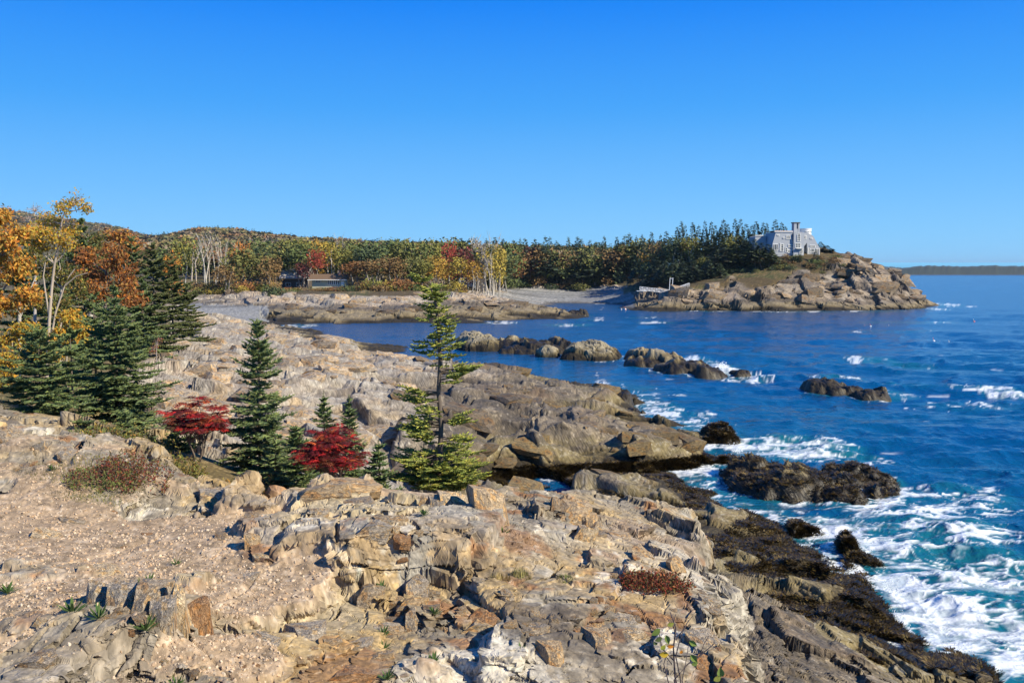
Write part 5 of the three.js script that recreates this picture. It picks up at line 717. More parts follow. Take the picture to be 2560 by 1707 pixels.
// a window: white frame, recessed dark pane, bars; local x, y of its middle on the face z
function windowAt(parent, x, y, z, w, h, cols = 1, rows = 1, t = .16) {
  const f = []; f.push(box(w + t, t, .22, x, y + h / 2, z + .08), box(w + t, t, .26, x, y - h / 2, z + .08), box(t, h, .2, x - w / 2, y, z + .08), box(t, h, .2, x + w / 2, y, z + .08));
  for (let k = 1; k < cols; k++) f.push(box(t * .75, h, .16, x - w / 2 + w * k / cols, y, z + .08)); for (let k = 1; k < rows; k++) f.push(box(w, t * .75, .14, x, y - h / 2 + h * k / rows, z + .08));
  const fr_ = part(parent, 'window', mergeGeometries(f), trimMat); part(fr_, 'pane', box(w - t * .5, h - t * .5, .04, x, y, z + .03), glassMat); return fr_;
}
{
  const K = .01297 * 1.02, X = (a) => (a - 1290) * K, Y = (b) => (1100 - b) * K, P = (l) => l.map(([a, b]) => [X(a), Y(b)]);
  const q = atD(1995, 640, 324), g = thing('big_house', 'grey shingled house with white trim and tall chimney on top of the headland', 'house', { x: q.x, y: topAt(1995, 637.5, 324), z: q.z }, .12);
  part(g, 'left_wing', prism(P([[560, 800], [650, 470], [1120, 470], [1120, 690], [1185, 760], [1185, 1140], [560, 1140]]), 9, -9), shingleMat);
  part(g, 'low_wing', prism(P([[250, 580], [330, 560], [560, 560], [560, 1140], [250, 1140]]), 6, -12), shingleMat);
  part(g, 'fascia', mergeGeometries([box(X(1130) - X(600), .3, .4, (X(600) + X(1130)) / 2, Y(458), .12), box(X(560) - X(240), .28, .4, (X(240) + X(560)) / 2, Y(552), -5.9)]), trimMat);
  part(g, 'roof_edge', box(X(1120) - X(610), .16, 8.6, (X(1120) + X(610)) / 2, Y(440), -4.3), redTile);
  const tw = part(g, 'centre_tower', prism(P([[1140, 1160], [1140, 500], [1220, 470], [1370, 470], [1440, 500], [1440, 1160]]), 6, -5.2), shingleMat);
  const ch = part(g, 'chimney', mergeGeometries([box(X(1262) - X(1185), Y(225) - Y(480), 2, (X(1262) + X(1185)) / 2, (Y(225) + Y(480)) / 2, -1.6), box(X(1350) - X(1308), Y(225) - Y(480), 2, (X(1350) + X(1308)) / 2, (Y(225) + Y(480)) / 2, -1.6), box(X(1308) - X(1262), Y(380) - Y(480), 1.8, (X(1308) + X(1262)) / 2, (Y(380) + Y(480)) / 2, -1.6)]), shingleMat);
  part(ch, 'cap', box(X(1362) - X(1168), .32, 2.4, (X(1362) + X(1168)) / 2, Y(214), -1.6), darkWood);
  part(g, 'right_wing', prism(P([[1430, 1160], [1430, 500], [1560, 480], [1745, 580], [1810, 700], [1925, 890], [1925, 1160], [1600, 1160], [1575, 900], [1560, 760], [1450, 900], [1450, 1160]]), 8, -8.4), shingleMat);
  part(g, 'recess_wall', box(X(1600) - X(1440), Y(840) - Y(1160), .3, (X(1600) + X(1440)) / 2, (Y(840) + Y(1160)) / 2, -3), shingleMat);
  const rt = part(g, 'round_tower', new THREE.CylinderGeometry(2.05, 2.05, Y(380) - Y(760), 28).translate(X(1660), (Y(380) + Y(760)) / 2, -4.6), trimMat);
  part(rt, 'parapet', new THREE.CylinderGeometry(2.18, 2.18, .3, 28).translate(X(1660), Y(372), -4.6), trimMat);
  for (let k = 0; k < 5; k++) { const a = .55 - k * .32, w = part(rt, 'window', box(.3, .34, .16, 0, 0, 0), glassMat); w.position.set(X(1660) + Math.sin(a + .25) * 2.05, Y(460), -4.6 + Math.cos(a + .25) * 2.05); w.rotation.y = a + .25; }
  // arched window of the tower
  const aw = windowAt(g, X(1278), Y(640), .8, X(1325) - X(1232), Y(560) - Y(720), 2, 3);
  part(aw, 'arch', new THREE.TorusGeometry((X(1325) - X(1232)) / 2, .09, 6, 16, Math.PI).translate(X(1278), Y(562), .9), trimMat); part(aw, 'arch_pane', new THREE.CircleGeometry((X(1325) - X(1232)) / 2, 16, 0, Math.PI).translate(X(1278), Y(562), .83), glassMat);
  windowAt(g, X(1260), Y(840), .8, X(1335) - X(1190), Y(785) - Y(905), 3, 2); windowAt(g, X(1350), Y(1018), .8, X(1400) - X(1305), Y(955) - Y(1080), 3, 1); part(g, 'balcony', box(X(1400) - X(1190), .12, 1.1, (X(1400) + X(1190)) / 2, Y(925), 1.3), trimMat);
  windowAt(g, X(1005), Y(615), 0, X(1060) - X(950), Y(570) - Y(660), 3, 2); windowAt(g, X(1490), Y(610), -.4, X(1540) - X(1440), Y(570) - Y(650), 3, 2);
  windowAt(g, X(640), Y(890), 0, X(715) - X(575), Y(805) - Y(975), 3, 1); windowAt(g, X(835), Y(900), 0, X(870) - X(800), Y(805) - Y(995), 1, 4);
  windowAt(g, X(1075), Y(850), 0, X(1140) - X(1005), Y(820) - Y(880), 4, 1); windowAt(g, X(1725), Y(860), -.4, X(1800) - X(1650), Y(830) - Y(885), 4, 1);
  windowAt(g, X(1150), Y(1010), 0, X(1180) - X(1100), Y(960) - Y(1060), 2, 1); windowAt(g, X(960), Y(960), 0, X(985) - X(935), Y(905) - Y(1020), 1, 2); windowAt(g, X(1040), Y(1000), 0, X(1080) - X(1010), Y(965) - Y(1050), 2, 1);
  windowAt(g, X(1872), Y(1010), -.4, X(1920) - X(1832), Y(925) - Y(1095), 3, 1); windowAt(g, X(1720), Y(1010), -.4, X(1790) - X(1665), Y(925) - Y(1095), 3, 2); windowAt(g, X(1625), Y(1000), -.4, X(1645) - X(1605), Y(910) - Y(1095), 1, 1);
  windowAt(g, X(720), Y(560), 0, .7, .3); windowAt(g, X(880), Y(635), 0, .8, .35); windowAt(g, X(1690), Y(640), -.4, .8, .35);
  part(g, 'corner_boards', mergeGeometries([box(.2, Y(900) - Y(1140), .3, X(1925), (Y(900) + Y(1140)) / 2, -.3), box(.2, Y(910) - Y(1140), .3, X(1592), (Y(910) + Y(1140)) / 2, -.3), box(.2, Y(770) - Y(1000), .3, X(770), (Y(770) + Y(1000)) / 2, .1)]), trimMat);
  part(g, 'foundation', box(X(1940) - X(540), 2.4, 9, (X(1940) + X(540)) / 2, -1.7, -4.9), stoneMat);
}
{
  // low house behind the far rocks
  const d = 284, S = d / F, g0 = foot(800, d), q = atD(800, 720, d), g = thing('low_house', 'long low cream house with brown shingle roof and brick chimney among the trees', 'house', { x: q.x, y: q.y - .3, z: q.z }), X = (px) => (px - 800) * S, Y = (py) => (720 - py) * S + .3;
  part(g, 'wall', box(X(862) - X(780), Y(699) - Y(722), 5, (X(862) + X(780)) / 2, (Y(699) + Y(722)) / 2, -2.5), creamMat);
  part(g, 'foundation', box(X(864) - X(770), 1.6, 5.4, (X(864) + X(770)) / 2, -1.1, -2.6), stoneMat);
  const roof = part(g, 'roof', prism([[0, Y(699)], [1.1, Y(699)], [-3.2, Y(685)], [-7.5, Y(697)], [-6.4, Y(697)]].map(([a, b]) => [a, b]), X(866) - X(772)).rotateY(-Math.PI / 2).translate(X(866), 0, 0), roofBrown);
  part(roof, 'eave', box(X(868) - X(770), .2, .24, (X(868) + X(770)) / 2, Y(699.5), 1.2), trimMat);
  part(roof, 'chimney', box(.8, 2.6, .8, X(846), Y(686), -2.2), brickMat);
  for (let k = 0; k < 6; k++) windowAt(g, X(822) + k * .62, Y(706), .02, .5, 1.35, 1, 1, .1);
  windowAt(g, X(795), Y(704), .02, 1.6, .5, 2, 1, .1); part(g, 'door', box(.9, 1.7, .12, X(856), Y(709), .08), trimMat);
  part(g, 'terrace', box(X(850) - X(815), .4, 2, (X(850) + X(815)) / 2, Y(722), 1.4), stoneMat);
  const q2 = atD(735, 690, d + 12), h2 = thing('shaded_house', 'dark timber house with pale lichened roof in the shade left of the low house', 'house', { x: q2.x, y: q2.y - 5, z: q2.z });
  part(h2, 'wall', box(8.6, 4.6, 6, .2, 2.0, -3), darkWood); part(h2, 'roof', prism([[1.2, 4.3], [-3.2, 7.6], [-7.5, 4.5], [-7.2, 4.2], [-3.2, 7.2], [1, 4]], 10).rotateY(-Math.PI / 2).translate(5.2, 0, 0), solid(.42, .39, .37)); windowAt(h2, 1.5, 2.2, .02, 1.6, 1.2, 2, 1, .1); windowAt(h2, -2, 2.2, .02, 1.6, 1.2, 2, 1, .1);
  // white-trimmed house behind the birches
  const d3 = 322, q3 = atD(1168, 700, d3), h3 = thing('white_house', 'tall grey and white house half hidden behind birch trunks', 'house', { x: q3.x, y: q3.y - 3, z: q3.z });
  part(h3, 'wall', box(6, 9, 6, 0, 4.0, -3), shingleMat); part(h3, 'roof', prism([[-3.6, 8.4], [0, 11], [3.6, 8.4]], 7, -6.5), darkWood);
  for (const y of [6.9, 4.4, 2]) for (const x of [-2, -.7, .7, 2]) windowAt(h3, x, y, .02, .8, 1.4, 1, 2, .16); part(h3, 'balcony', box(6.6, .2, 1.4, 0, 5.8, .7), trimMat); part(h3, 'side_wing', box(3.6, 4.6, 5, 4.8, 2.0, -3.6), darkWood); part(h3, 'wing_eave', box(3.9, .22, .4, 4.8, 4.3, -1), trimMat);
}
{
  // footbridge: a level truss span and a ramp that meet at two tall posts
  const d = 306, S = d / F, q = atD(1676, 734, d), g = thing('footbridge', 'white aluminium footbridge and ramp with two tall posts below the headland', 'bridge', q), X = (px) => (px - 1676) * S, Y = (py) => (734 - py) * S;
  const bar = (a, b, w) => { const m = new THREE.BoxGeometry(Math.hypot(b[0] - a[0], b[1] - a[1]), w, w); m.rotateZ(Math.atan2(b[1] - a[1], b[0] - a[0])); return m.translate((a[0] + b[0]) / 2, (a[1] + b[1]) / 2, 0); };
  function span(name, a, b, n) {
    const up = 1.15, L = (t, o) => [mix(a[0], b[0], t), mix(a[1], b[1], t) + o], deck = part(g, name, (() => { const m = new THREE.BoxGeometry(Math.hypot(b[0] - a[0], b[1] - a[1]), .14, 1.5); m.rotateZ(Math.atan2(b[1] - a[1], b[0] - a[0])); return m.translate((a[0] + b[0]) / 2, (a[1] + b[1]) / 2, -.7); })(), alu);
    for (const z of [.08, -1.5]) { const f = [bar(L(0, up), L(1, up), .13), bar(L(0, .05), L(1, .05), .16)]; for (let k = 0; k <= n; k++) f.push(bar(L(k / n, 0), L(k / n, up), .09)); for (let k = 0; k < n; k++) f.push(bar(L(k / n, k % 2 ? up : 0), L((k + 1) / n, k % 2 ? 0 : up), .08)); part(deck, 'truss_rail', mergeGeometries(f).translate(0, 0, z), alu); }
  }
  span('level_span', [X(1601), Y(725)], [X(1673), Y(733)], 12); span('ramp', [X(1677), Y(733)], [X(1724), Y(716)], 9);
  part(g, 'landing', box(3.2, .2, 2.4, X(1604), Y(727.5), -.8), alu);
  for (const px of [1673, 1680]) part(g, 'post', bar([X(px), Y(738)], [X(px + 2.2), Y(694)], .2), alu);
  part(g, 'cross_beam', bar([X(1675), Y(696)], [X(1682), Y(696)], .16), alu);
  // wooden stair on the beach
  const q2 = atD(1560, 735, 372), st = thing('beach_stair', 'small wooden stair with handrails at the right end of the grey beach', 'stairs', { ...q2, y: q2.y - .8 });
  for (let k = 0; k < 9; k++) part(st, 'step', box(1.5, .08, .32, -.9 + k * .28, .3 + k * .42, -k * .1), woodMat);
  for (const z of [.5, -.9]) part(st, 'handrail', mergeGeometries([bar([-1.2, 1.2], [1.6, 5.2], .12).translate(0, 0, z), bar([-1.1, -.6], [-1.1, 1.3], .14).translate(0, 0, z), bar([.4, 0], [.4, 3.5], .14).translate(0, 0, z), bar([1.6, 1], [1.6, 5.3], .14).translate(0, 0, z)]), woodMat);
  part(st, 'landing', box(1.8, .14, 1.6, 2.3, 3.9, -.6), woodMat);
}
// lobster buoys
const buoyBody = new THREE.LatheGeometry([[0, -.34], [.13, -.32], [.24, -.15], [.26, .08], [.18, .26], [.07, .34], [.05, .36], [0, .36]].map(([a, b]) => new THREE.Vector2(a, b)), 16), buoyStick = new THREE.CylinderGeometry(.03, .03, .5, 8).translate(0, .55, 0), buoyBand = new THREE.LatheGeometry([[.245, -.06], [.268, -.05], [.27, .06], [.25, .09]].map(([a, b]) => new THREE.Vector2(a, b)), 16);
const bw = solid(.85, .84, .80, .5), bo = solid(.75, .12, .04, .5), by = solid(.8, .55, .3, .5);
for (const [px, py, s, a, b, label] of [[1564, 774, 1.3, bw, bo, 'white buoy off the beach near the footbridge'], [1554, 774, .8, bw, by, 'tiny pale buoy left of the white one off the beach'], [2178, 818, 1.1, bw, bo, 'white buoy floating below the tip of the headland'], [2164, 817, .6, by, bo, 'small tan buoy left of the one below the headland tip'], [2224, 817, .7, bw, by, 'small white buoy right of the one below the headland tip'], [2336, 855, 1.1, bw, bo, 'large white buoy alone in the open water on the right'], [2352, 857, .5, by, bo, 'little orange float nearest the large white buoy'], [2374, 856, .6, bw, by, 'little pale float farthest right of the large white buoy'], [2437, 806, 1.2, bo, bw, 'red buoy near the right edge of the picture']]) {
  const p = atH(px, py, 0), g = thing('buoy', label, 'buoy', p); g.scale.setScalar(s); g.rotation.z = .25; part(g, 'float', buoyBody, a); part(g, 'stick', buoyStick, b); part(g, 'band', buoyBand, b);
}
// ---------------------------------------------------------------- scrub, herbs, weed, stones
const dirtMat = [solid(.40, .335, .25, .95), solid(.32, .29, .25, .95), solid(.44, .355, .245, .95), solid(.37, .35, .32, .95), solid(.50, .44, .34, .95), solid(.36, .235, .14, .95), solid(.28, .24, .20, .95)];
// weathered stone: bands and blotches of several tones
const stoneTex = noiseTexture(512, (u, v) => { const w = tileF(u, v, 5, 3, 301) * .3, a = tileF(u + w, v, 4, 5, 311), b = tileF(u, v + w, 9, 5, 321), f = tileF(u, v, 40, 4, 331), k = tileF(u * 1 + w, v, 3, 4, 341); const c = [.80, .76, .70]; lerp3(c, [.86, .74, .56], sst(.45, .65, a)); lerp3(c, [.62, .60, .58], sst(.5, .62, b)); lerp3(c, [.97, .94, .88], sst(.6, .72, tileF(u + w, v + w, 7, 5, 351))); lerp3(c, [.76, .64, .50], sst(.6, .72, k)); lerp3(c, [.45, .41, .37], sst(.62, .75, tileF(u, v * 1 + w, 12, 4, 361))); const g = .9 + (f - .5) * .55; return [clamp(c[0] * g), clamp(c[1] * g), clamp(c[2] * g)]; }, true);
const paleMat = [solid(.62, .56, .49, .95), solid(.54, .50, .45, .95), solid(.66, .58, .48, .95), solid(.44, .40, .36, .95)];
const brownMat = [solid(.29, .25, .20, .95), solid(.23, .20, .165, .95), solid(.34, .30, .24, .95)], oliveMat = [solid(.34, .28, .16, .95), solid(.28, .23, .14, .95)], headMat = [solid(.50, .44, .37, .95), solid(.42, .38, .335, .95), solid(.36, .325, .285, .95)];
for (const m of [...dirtMat, ...paleMat, ...brownMat, ...oliveMat, ...headMat]) { m.map = stoneTex; m.bumpMap = rockBump; m.bumpScale = .02; m.flatShading = true; } for (const m of dirtMat) m.color.multiplyScalar(2.05); for (const m of [...brownMat, ...oliveMat]) m.color.multiplyScalar(1.25); for (const m of headMat) m.color.multiplyScalar(1.45); for (const m of paleMat) m.color.multiplyScalar(1.45);
// angular blocks: a box with its corners moved and a few cut off
function blockGeo(seed) {
  const r = rng(seed), g = new THREE.BoxGeometry(1, 1, 1, 2, 2, 2).toNonIndexed(), p = g.attributes.position, planes = [0, 1, 2, 3].map(() => { const n = unit(r() - .5, r() * .7 - .1, r() - .5); return [...n, .36 + r() * .16]; });
  const sh = [(r() - .5) * .5, (r() - .5) * .5, (r() - .5) * .4];
  for (let k = 0; k < p.count; k++) { let x = p.getX(k), y = p.getY(k), z = p.getZ(k); const h = (a) => hash3(Math.round(x * 2) + seed * 5, Math.round(y * 2) + a, Math.round(z * 2)) - .5; const j = .13; let X = x + h(1) * j, Y = y + h(2) * j, Z = z + h(3) * j; for (const q of planes) { const d = X * q[0] + Y * q[1] + Z * q[2] - q[3]; if (d > 0) { X -= q[0] * d; Y -= q[1] * d; Z -= q[2] * d; } } X += Y * sh[0]; Z += Y * sh[1]; Y += X * sh[2] * .4; p.setXYZ(k, X, Y, Z); }
  g.computeVertexNormals(); return g;
}
const blockGeos = Array.from({ length: 12 }, (_, k) => blockGeo(50 + k));
{
  const r = rng(1001); let n = 0;
  const put = (parent, x, z, s, sink, name) => { const y = height(x, z), m = part(parent, name, pick(r, blockGeos), pick(r, parent === land.mid ? (1280 + F * x / -z > 1060 ? dirtMat.slice(0, 2) : paleMat) : dirtMat)); m.position.set(x, y - s * sink, z); m.rotation.set((r() - .5) * .5, .2 + (r() - .5) * .7, (r() - .5) * .5); m.scale.set(s * (.8 + r() * .8), s * (.4 + r() * .5), s * (.8 + r() * .9)); n++; };
  for (let k = 0; k < 900 && n < 150; k++) { const px = 650 + r() * 1150, py = 1225 + Math.pow(r(), .8) * 480, q = atH(px, py, 8.5), h = height(q.x, q.z); if (landHeads.ledge < .98 || landHeads.gravel > .3 || n2(q.x * .8, q.z * .8, 88) < .05) continue; put(land.near, q.x, q.z,   .08 + Math.pow(r(), 2.5) * .3, .2, 'rock_block'); }
  for (let k = 0; k < 400 && n < 230; k++) { const px = 40 + r() * 660, py = 1180 + r() * 520, q = atH(px, py, 9), h = height(q.x, q.z); if (landHeads.ledge < .98) continue; put(land.near, q.x, q.z, .07 + Math.pow(r(), 3) * .3, landHeads.gravel > .3 ? .25 : .15, 'rock_block'); }
  // the upright slabs and proud blocks of the ledge: pixel of the foot, elevation, width and height (px), depth (m), stone, lean
  const stone = { grey: dirtMat[3], tan: dirtMat[0], cream: dirtMat[4], rust: dirtMat[5], brown: dirtMat[6], ochre: dirtMat[2], slate: dirtMat[1] };
  for (const [px, py, h, w, t, dep, c, lean = 0, label] of [[232, 1552, 9, 58, 70, .34, 'grey', .1], [286, 1566, 9, 62, 90, .36, 'grey', .06], [345, 1590, 8.98, 72, 120, .4, 'slate', .05], [398, 1602, 8.98, 58, 135, .34, 'grey', -.04], [440, 1592, 8.95, 44, 160, .26, 'cream', -.08, 'pale streaked upright slab'], [488, 1572, 8.95, 60, 120, .24, 'rust', -.12, 'rust-orange upright slab'], [1052, 1302, 8.75, 28, 62, .36, 'ochre', .08], [1082, 1310, 8.75, 30, 76, .4, 'grey', .1], [1135, 1312, 8.7, 62, 74, .5, 'cream', .04], [1222, 1342, 8.6, 84, 96, .55, 'tan', .12, 'big lichen-spotted slab'], [1032, 1428, 8.8, 50, 56, .4, 'grey', 0, 'blue-grey upright block'], [932, 1392, 8.85, 74, 34, .4, 'grey'], [915, 1440, 8.82, 60, 44, .35, 'slate'], [1036, 1496, 8.75, 40, 70, .3, 'slate'], [1424, 1292, 8.2, 74, 58, .6, 'tan', .1], [1474, 1304, 8.15, 42, 52, .5, 'ochre', .1], [1386, 1288, 8.2, 22, 54, .3, 'brown', .2], [1612, 1424, 8.1, 54, 50, .4, 'tan', .1], [1694, 1468, 8.0, 40, 66, .3, 'ochre', -.15], [1546, 1366, 8.15, 70, 44, .5, 'tan', .12], [1460, 1372, 8.2, 50, 40, .4, 'cream', .1], [625, 1385, 8.85, 34, 44, .3, 'tan', .1], [800, 1258, 8.9, 110, 40, .8, 'tan', .03], [870, 1240, 8.95, 120, 34, .8, 'ochre', .02], [545, 1222, 9.0, 110, 38, .6, 'grey', .05], [690, 1240, 8.75, 40, 38, .5, 'slate'], [745, 1560, 8.8, 60, 30, .4, 'cream'], [865, 1690, 8.65, 110, 30, .3, 'rust', 0], [1500, 1620, 8.45, 60, 40, .4, 'tan', .1], [1380, 1660, 8.5, 54, 44, .4, 'ochre', .1], [8, 1140, 9.3, 50, 50, .5, 'slate', .1], [150, 1150, 9.35, 40, 36, .4, 'grey', .2], [90, 1130, 9.45, 34, 34, .4, 'grey', .15]]) {
    const q = atH(px, py, h), dd = Math.hypot(q.z, EYE - h), W = w / F * dd, T = t / F * dd, y = height(q.x, q.z - dep * .4), m = part(land.near, 'upright_slab', pick(r, blockGeos), stone[c]); m.position.set(q.x, y - T * (t > 90 ? .22 : .12), q.z - dep * .5); m.rotation.set((r() - .5) * .12 - .1, .2 + (r() - .5) * .3, -lean); m.scale.set(W * 1.1, T * 1.25, dep * 1.2); if (label) m.userData.label = label;
  }
  // slabs and steps of bedrock standing out of the shore, the far rocks and the headland
  const slab = (parent, x, z, w, mats, name, sink = .35, dep = 1) => { const y = height(x, z), m = part(parent, name, pick(r, blockGeos), pick(r, mats)); const hh = w * (.3 + r() * .3); m.position.set(x, y + hh * (.5 - sink) - .05, z); m.rotation.set((r() - .5) * .22, .15 + (r() - .5) * .9, (r() - .6) * .3); m.scale.set(w * (.8 + r() * .7), hh, w * dep * (.7 + r() * .6)); };
  let m = 0;
  for (let k = 0; k < 3000 && m < 230; k++) { const px = 400 + r() * 640, py = 775 + r() * 330, q = atH(px, py, mix(6.4, 4.2, (px - 400) / 640)); if (-q.z < 34 || -q.z > 170 || n2(q.x * .15, q.z * .15, 93) < -.25) continue; const h = height(q.x, q.z); if (h < 1.8 || landHeads.green > .2) continue; slab(land.mid, q.x, q.z, (.5 + Math.pow(r(), 2) * 1.5) * (.5 + -q.z / 110), paleMat, 'rock_slab'); m++; }
  for (let k = 0, j = 0; k < 3000 && j < 90; k++) { const px = 1000 + r() * 800, py = 900 + r() * 260, q = atH(px, py, mix(3.6, 1.6, (px - 1000) / 800)); if (-q.z < 34 || -q.z > 130) continue; const h = height(q.x, q.z); if (h < 1.1) continue; slab(land.mid, q.x, q.z, (.5 + Math.pow(r(), 2) * 1.6) * (.5 + -q.z / 110), h > 2.2 ? brownMat : oliveMat, 'dark_slab', .62, 1.5); j++; }
  for (let k = 0, j = 0; k < 3000 && j < 110; k++) { const px = 1640 + r() * 660, d = 288 + r() * 42, p = colAt(px, d, 6), h = height(p.x, p.z); if (h < 2.6 || landHeads.green > .3) continue; slab(land.head, p.x, p.z, 1.6 + Math.pow(r(), 2) * 5, r() < .4 ? brownMat : headMat, 'crag', .4, .7); j++; }
  for (let k = 0, j = 0; k < 3000 && j < 90; k++) { const px = 660 + r() * 640, d = 222 + r() * 50, p = colAt(px, d, 5), h = height(p.x, p.z); if (h < 2.2 || landHeads.green > .3) continue; slab(land.far, p.x, p.z, 1 + Math.pow(r(), 2) * 3.4, h < 3.6 ? brownMat : paleMat, 'rock_slab', .45); j++; }
}
// gravel on the path: countless chips
{
  const g = new THREE.IcosahedronGeometry(1, 0), N = 15000, M = new THREE.InstancedMesh(g, new THREE.MeshStandardMaterial({ roughness: .95, flatShading: true }), N), m = new THREE.Matrix4(), q = new THREE.Quaternion(), e = new THREE.Euler(), c = new THREE.Color(), r = rng(1002); let n = 0;
  for (let k = 0; k < 200000 && n < N; k++) { const px = -60 + r() * 960, py = 1170 + r() * 530, p = atH(px, py, 9), y = height(p.x, p.z); if (landHeads.ledge < .9 || r() > landHeads.gravel + .05) continue; const s = .004 + Math.pow(r(), 6) * .02; m.compose(new THREE.Vector3(p.x, y + s * .15, p.z), q.setFromEuler(e.set(r() * 6, r() * 6, r() * 6)), new THREE.Vector3(s * 1.5, s * .7, s * 1.2)); M.setMatrixAt(n, m); M.setColorAt(n, c.setRGB(...vary(r, pick(r, [[.50, .37, .25], [.56, .43, .30], [.42, .31, .21], [.52, .42, .31], [.45, .31, .19], [.36, .28, .2]]), .2))); n++; }
  M.count = n; top(M, 'gravel'); tag(M, 'loose tan stone chips scattered over the trodden path', 'gravel', null, 'stuff'); M.castShadow = M.receiveShadow = true;
}
// rockweed on the lowest rocks
{
  const mb = new MB(), r = rng(1003); for (let k = 0; k < 9; k++) { const a = r() * 6.283, d = unit(Math.cos(a), .25 + r() * .5, Math.sin(a)); mb.leaf((r() - .5) * .1, 0, (r() - .5) * .1, d[0], d[1], d[2], -Math.sin(a), .2, Math.cos(a), .11 + r() * .12, .035, [1, 1, 1], .6); }
  const N = 42000, M = new THREE.InstancedMesh(mb.geo(), new THREE.MeshStandardMaterial({ roughness: .38, side: THREE.DoubleSide }), N), m = new THREE.Matrix4(), q = new THREE.Quaternion(), c = new THREE.Color(), Y = new THREE.Vector3(0, 1, 0); let n = 0;
  const add = (x, y, z, s) => { m.compose(new THREE.Vector3(x, y, z), q.setFromAxisAngle(Y, r() * 6.28), new THREE.Vector3(s, s * .8, s)); M.setMatrixAt(n, m); M.setColorAt(n, c.setRGB(...vary(r, r() < .3 ? [.10, .066, .018] : r() < .2 ? [.17, .12, .035] : [.035, .024, .010], .35))); n++; };
  for (let k = 0; k < 260000 && n < 22000; k++) { const px = 1500 + r() * 1000, py = 1150 + r() * 557, p = atH(px, py, .4), y = height(p.x, p.z); if (landHeads.ledge > .3 || y < .02 || y > .95 + n2(p.x, p.z, 5) * .25) continue; add(p.x, y - .02, p.z, .8 + r() * .7); }
  for (const s of islets) if (s.near) for (let k = 0; k < 40000 && n < N; k++) { const x = mix(s.x0, s.x1, r()), z = mix(s.z0, s.z1, r()), y = s.f(x, z); if (y < .05) continue; if (r() < .5) add(x, y - .02, z, .8 + r() * .8); if (k > 12000) break; }
  for (let k = 0; k < 120000 && n < N; k++) { const px = 1150 + r() * 700, py = 1100 + r() * 110, p = atH(px, py, .3), y = height(p.x, p.z); if (y < .02 || y > .7) continue; add(p.x, y - .02, p.z, 1.1 + r()); }
  M.count = n; top(M, 'rockweed'); tag(M, 'dark brown rockweed matting the lowest wave-washed rocks', 'seaweed', null, 'stuff'); M.castShadow = M.receiveShadow = true; console.log('weed', n);
}
// low leafy scrub and grass
function scrub(name, label, category, px, py, h0, w, hgt, n, cols, leaf, seed, o = {}) {
  const c = o.d ? foot(px, o.d) : (() => { const q = atH(px, py, h0); return { x: q.x, y: height(q.x, q.z), z: q.z }; })(), r = rng(seed), mb = new MB(), wood = new MB();
  for (let k = 0; k < n; k++) {
    const a = r() * 6.283, q = Math.sqrt(r()), x = Math.cos(a) * q * w, z = Math.sin(a) * q * (o.deep ?? w * .7), y = height(c.x + x, c.z + z) - c.y, H = hgt * (1 - q * q * .6) * (.5 + r() * .7), lean = [(r() - .5) * .5, (r() - .5) * .5];
    const t = [x + lean[0] * H, y + H, z + lean[1] * H];
    if (o.grass) { const d = unit(lean[0], 1.2, lean[1]); mb.leaf(x, y - .02, z, d[0], d[1], d[2], Math.cos(a + 1), 0, Math.sin(a + 1), H, .012, vary(r, pick(r, cols), .3), .3); continue; }
    if (k % 3 === 0) wood.tube([[x * .8, y - .03, z * .8], t], [.006, .003], 3, [.16, .11, .08]);
    for (let j = 0; j < (o.per ?? 9); j++) { const f = .25 + .8 * r(), d = unit(r() - .5, r() - .25, r() - .5), s = unit(r() - .5, r() - .5, r() - .5), L = leaf * (.6 + r() * .8); mb.leaf(mix(x, t[0], f) + (r() - .5) * .09, mix(y, t[1], f), mix(z, t[2], f) + (r() - .5) * .09, d[0], d[1], d[2], s[0], s[1], s[2], L, L * .55, vary(r, pick(r, cols), .3)); }
  }
  const g = thing(name, label, category, c); part(g, o.grass ? 'blades' : 'foliage', mb.geo(), leafMat); if (wood.i.length) part(g, 'stem', wood.geo(), barkMat); return g;
}
const SCRUB = [[.22, .20, .05], [.16, .18, .045], [.30, .24, .06], [.34, .19, .05], [.12, .14, .04]], STRAW = [[.46, .36, .17], [.38, .29, .12], [.30, .26, .09], [.52, .40, .2]], REDDISH = [[.24, .06, .04], [.30, .09, .05], [.16, .06, .03], [.20, .17, .05], [.14, .13, .035]];
scrub('scrub_thicket', 'yellow-green thicket on the slope left of the upper red sumac', 'shrub', 405, 0, 0, 1.0, .75, 330, SCRUB, .07, 1101, { d: 20.8 });
scrub('scrub_thicket', 'yellow-green thicket behind the grey knoll below the tall spruce', 'shrub', 300, 0, 0, 1.3, .6, 330, SCRUB, .07, 1102, { d: 22.4 });
scrub('scrub_thicket', 'mixed thicket with orange leaves under the narrow spruce', 'shrub', 625, 0, 0, .7, .6, 260, [...SCRUB, [.5, .16, .04]], .07, 1103, { d: 20.4 });
scrub('scrub_thicket', 'dark leafy thicket in the cleft behind the split rock', 'shrub', 718, 0, 0, .5, .7, 220, [[.08, .10, .03], [.12, .14, .04], [.25, .22, .05]], .07, 1104, { d: 19.2 });
scrub('dry_grass', 'straw-coloured grass clump at the top of the knoll', 'grass', 262, 0, 0, 1.1, .55, 900, STRAW, .1, 1105, { d: 21.4, grass: 1 });
scrub('dry_grass', 'straw grass in the gap between the two left spruces', 'grass', 232, 0, 0, 1.4, .5, 900, STRAW, .1, 1106, { d: 31, grass: 1 });
scrub('weed_patch', 'reddish brown weeds on the knoll left of the path', 'plant', 330, 1190, 9.2, .75, .42, 240, REDDISH, .05, 1107);
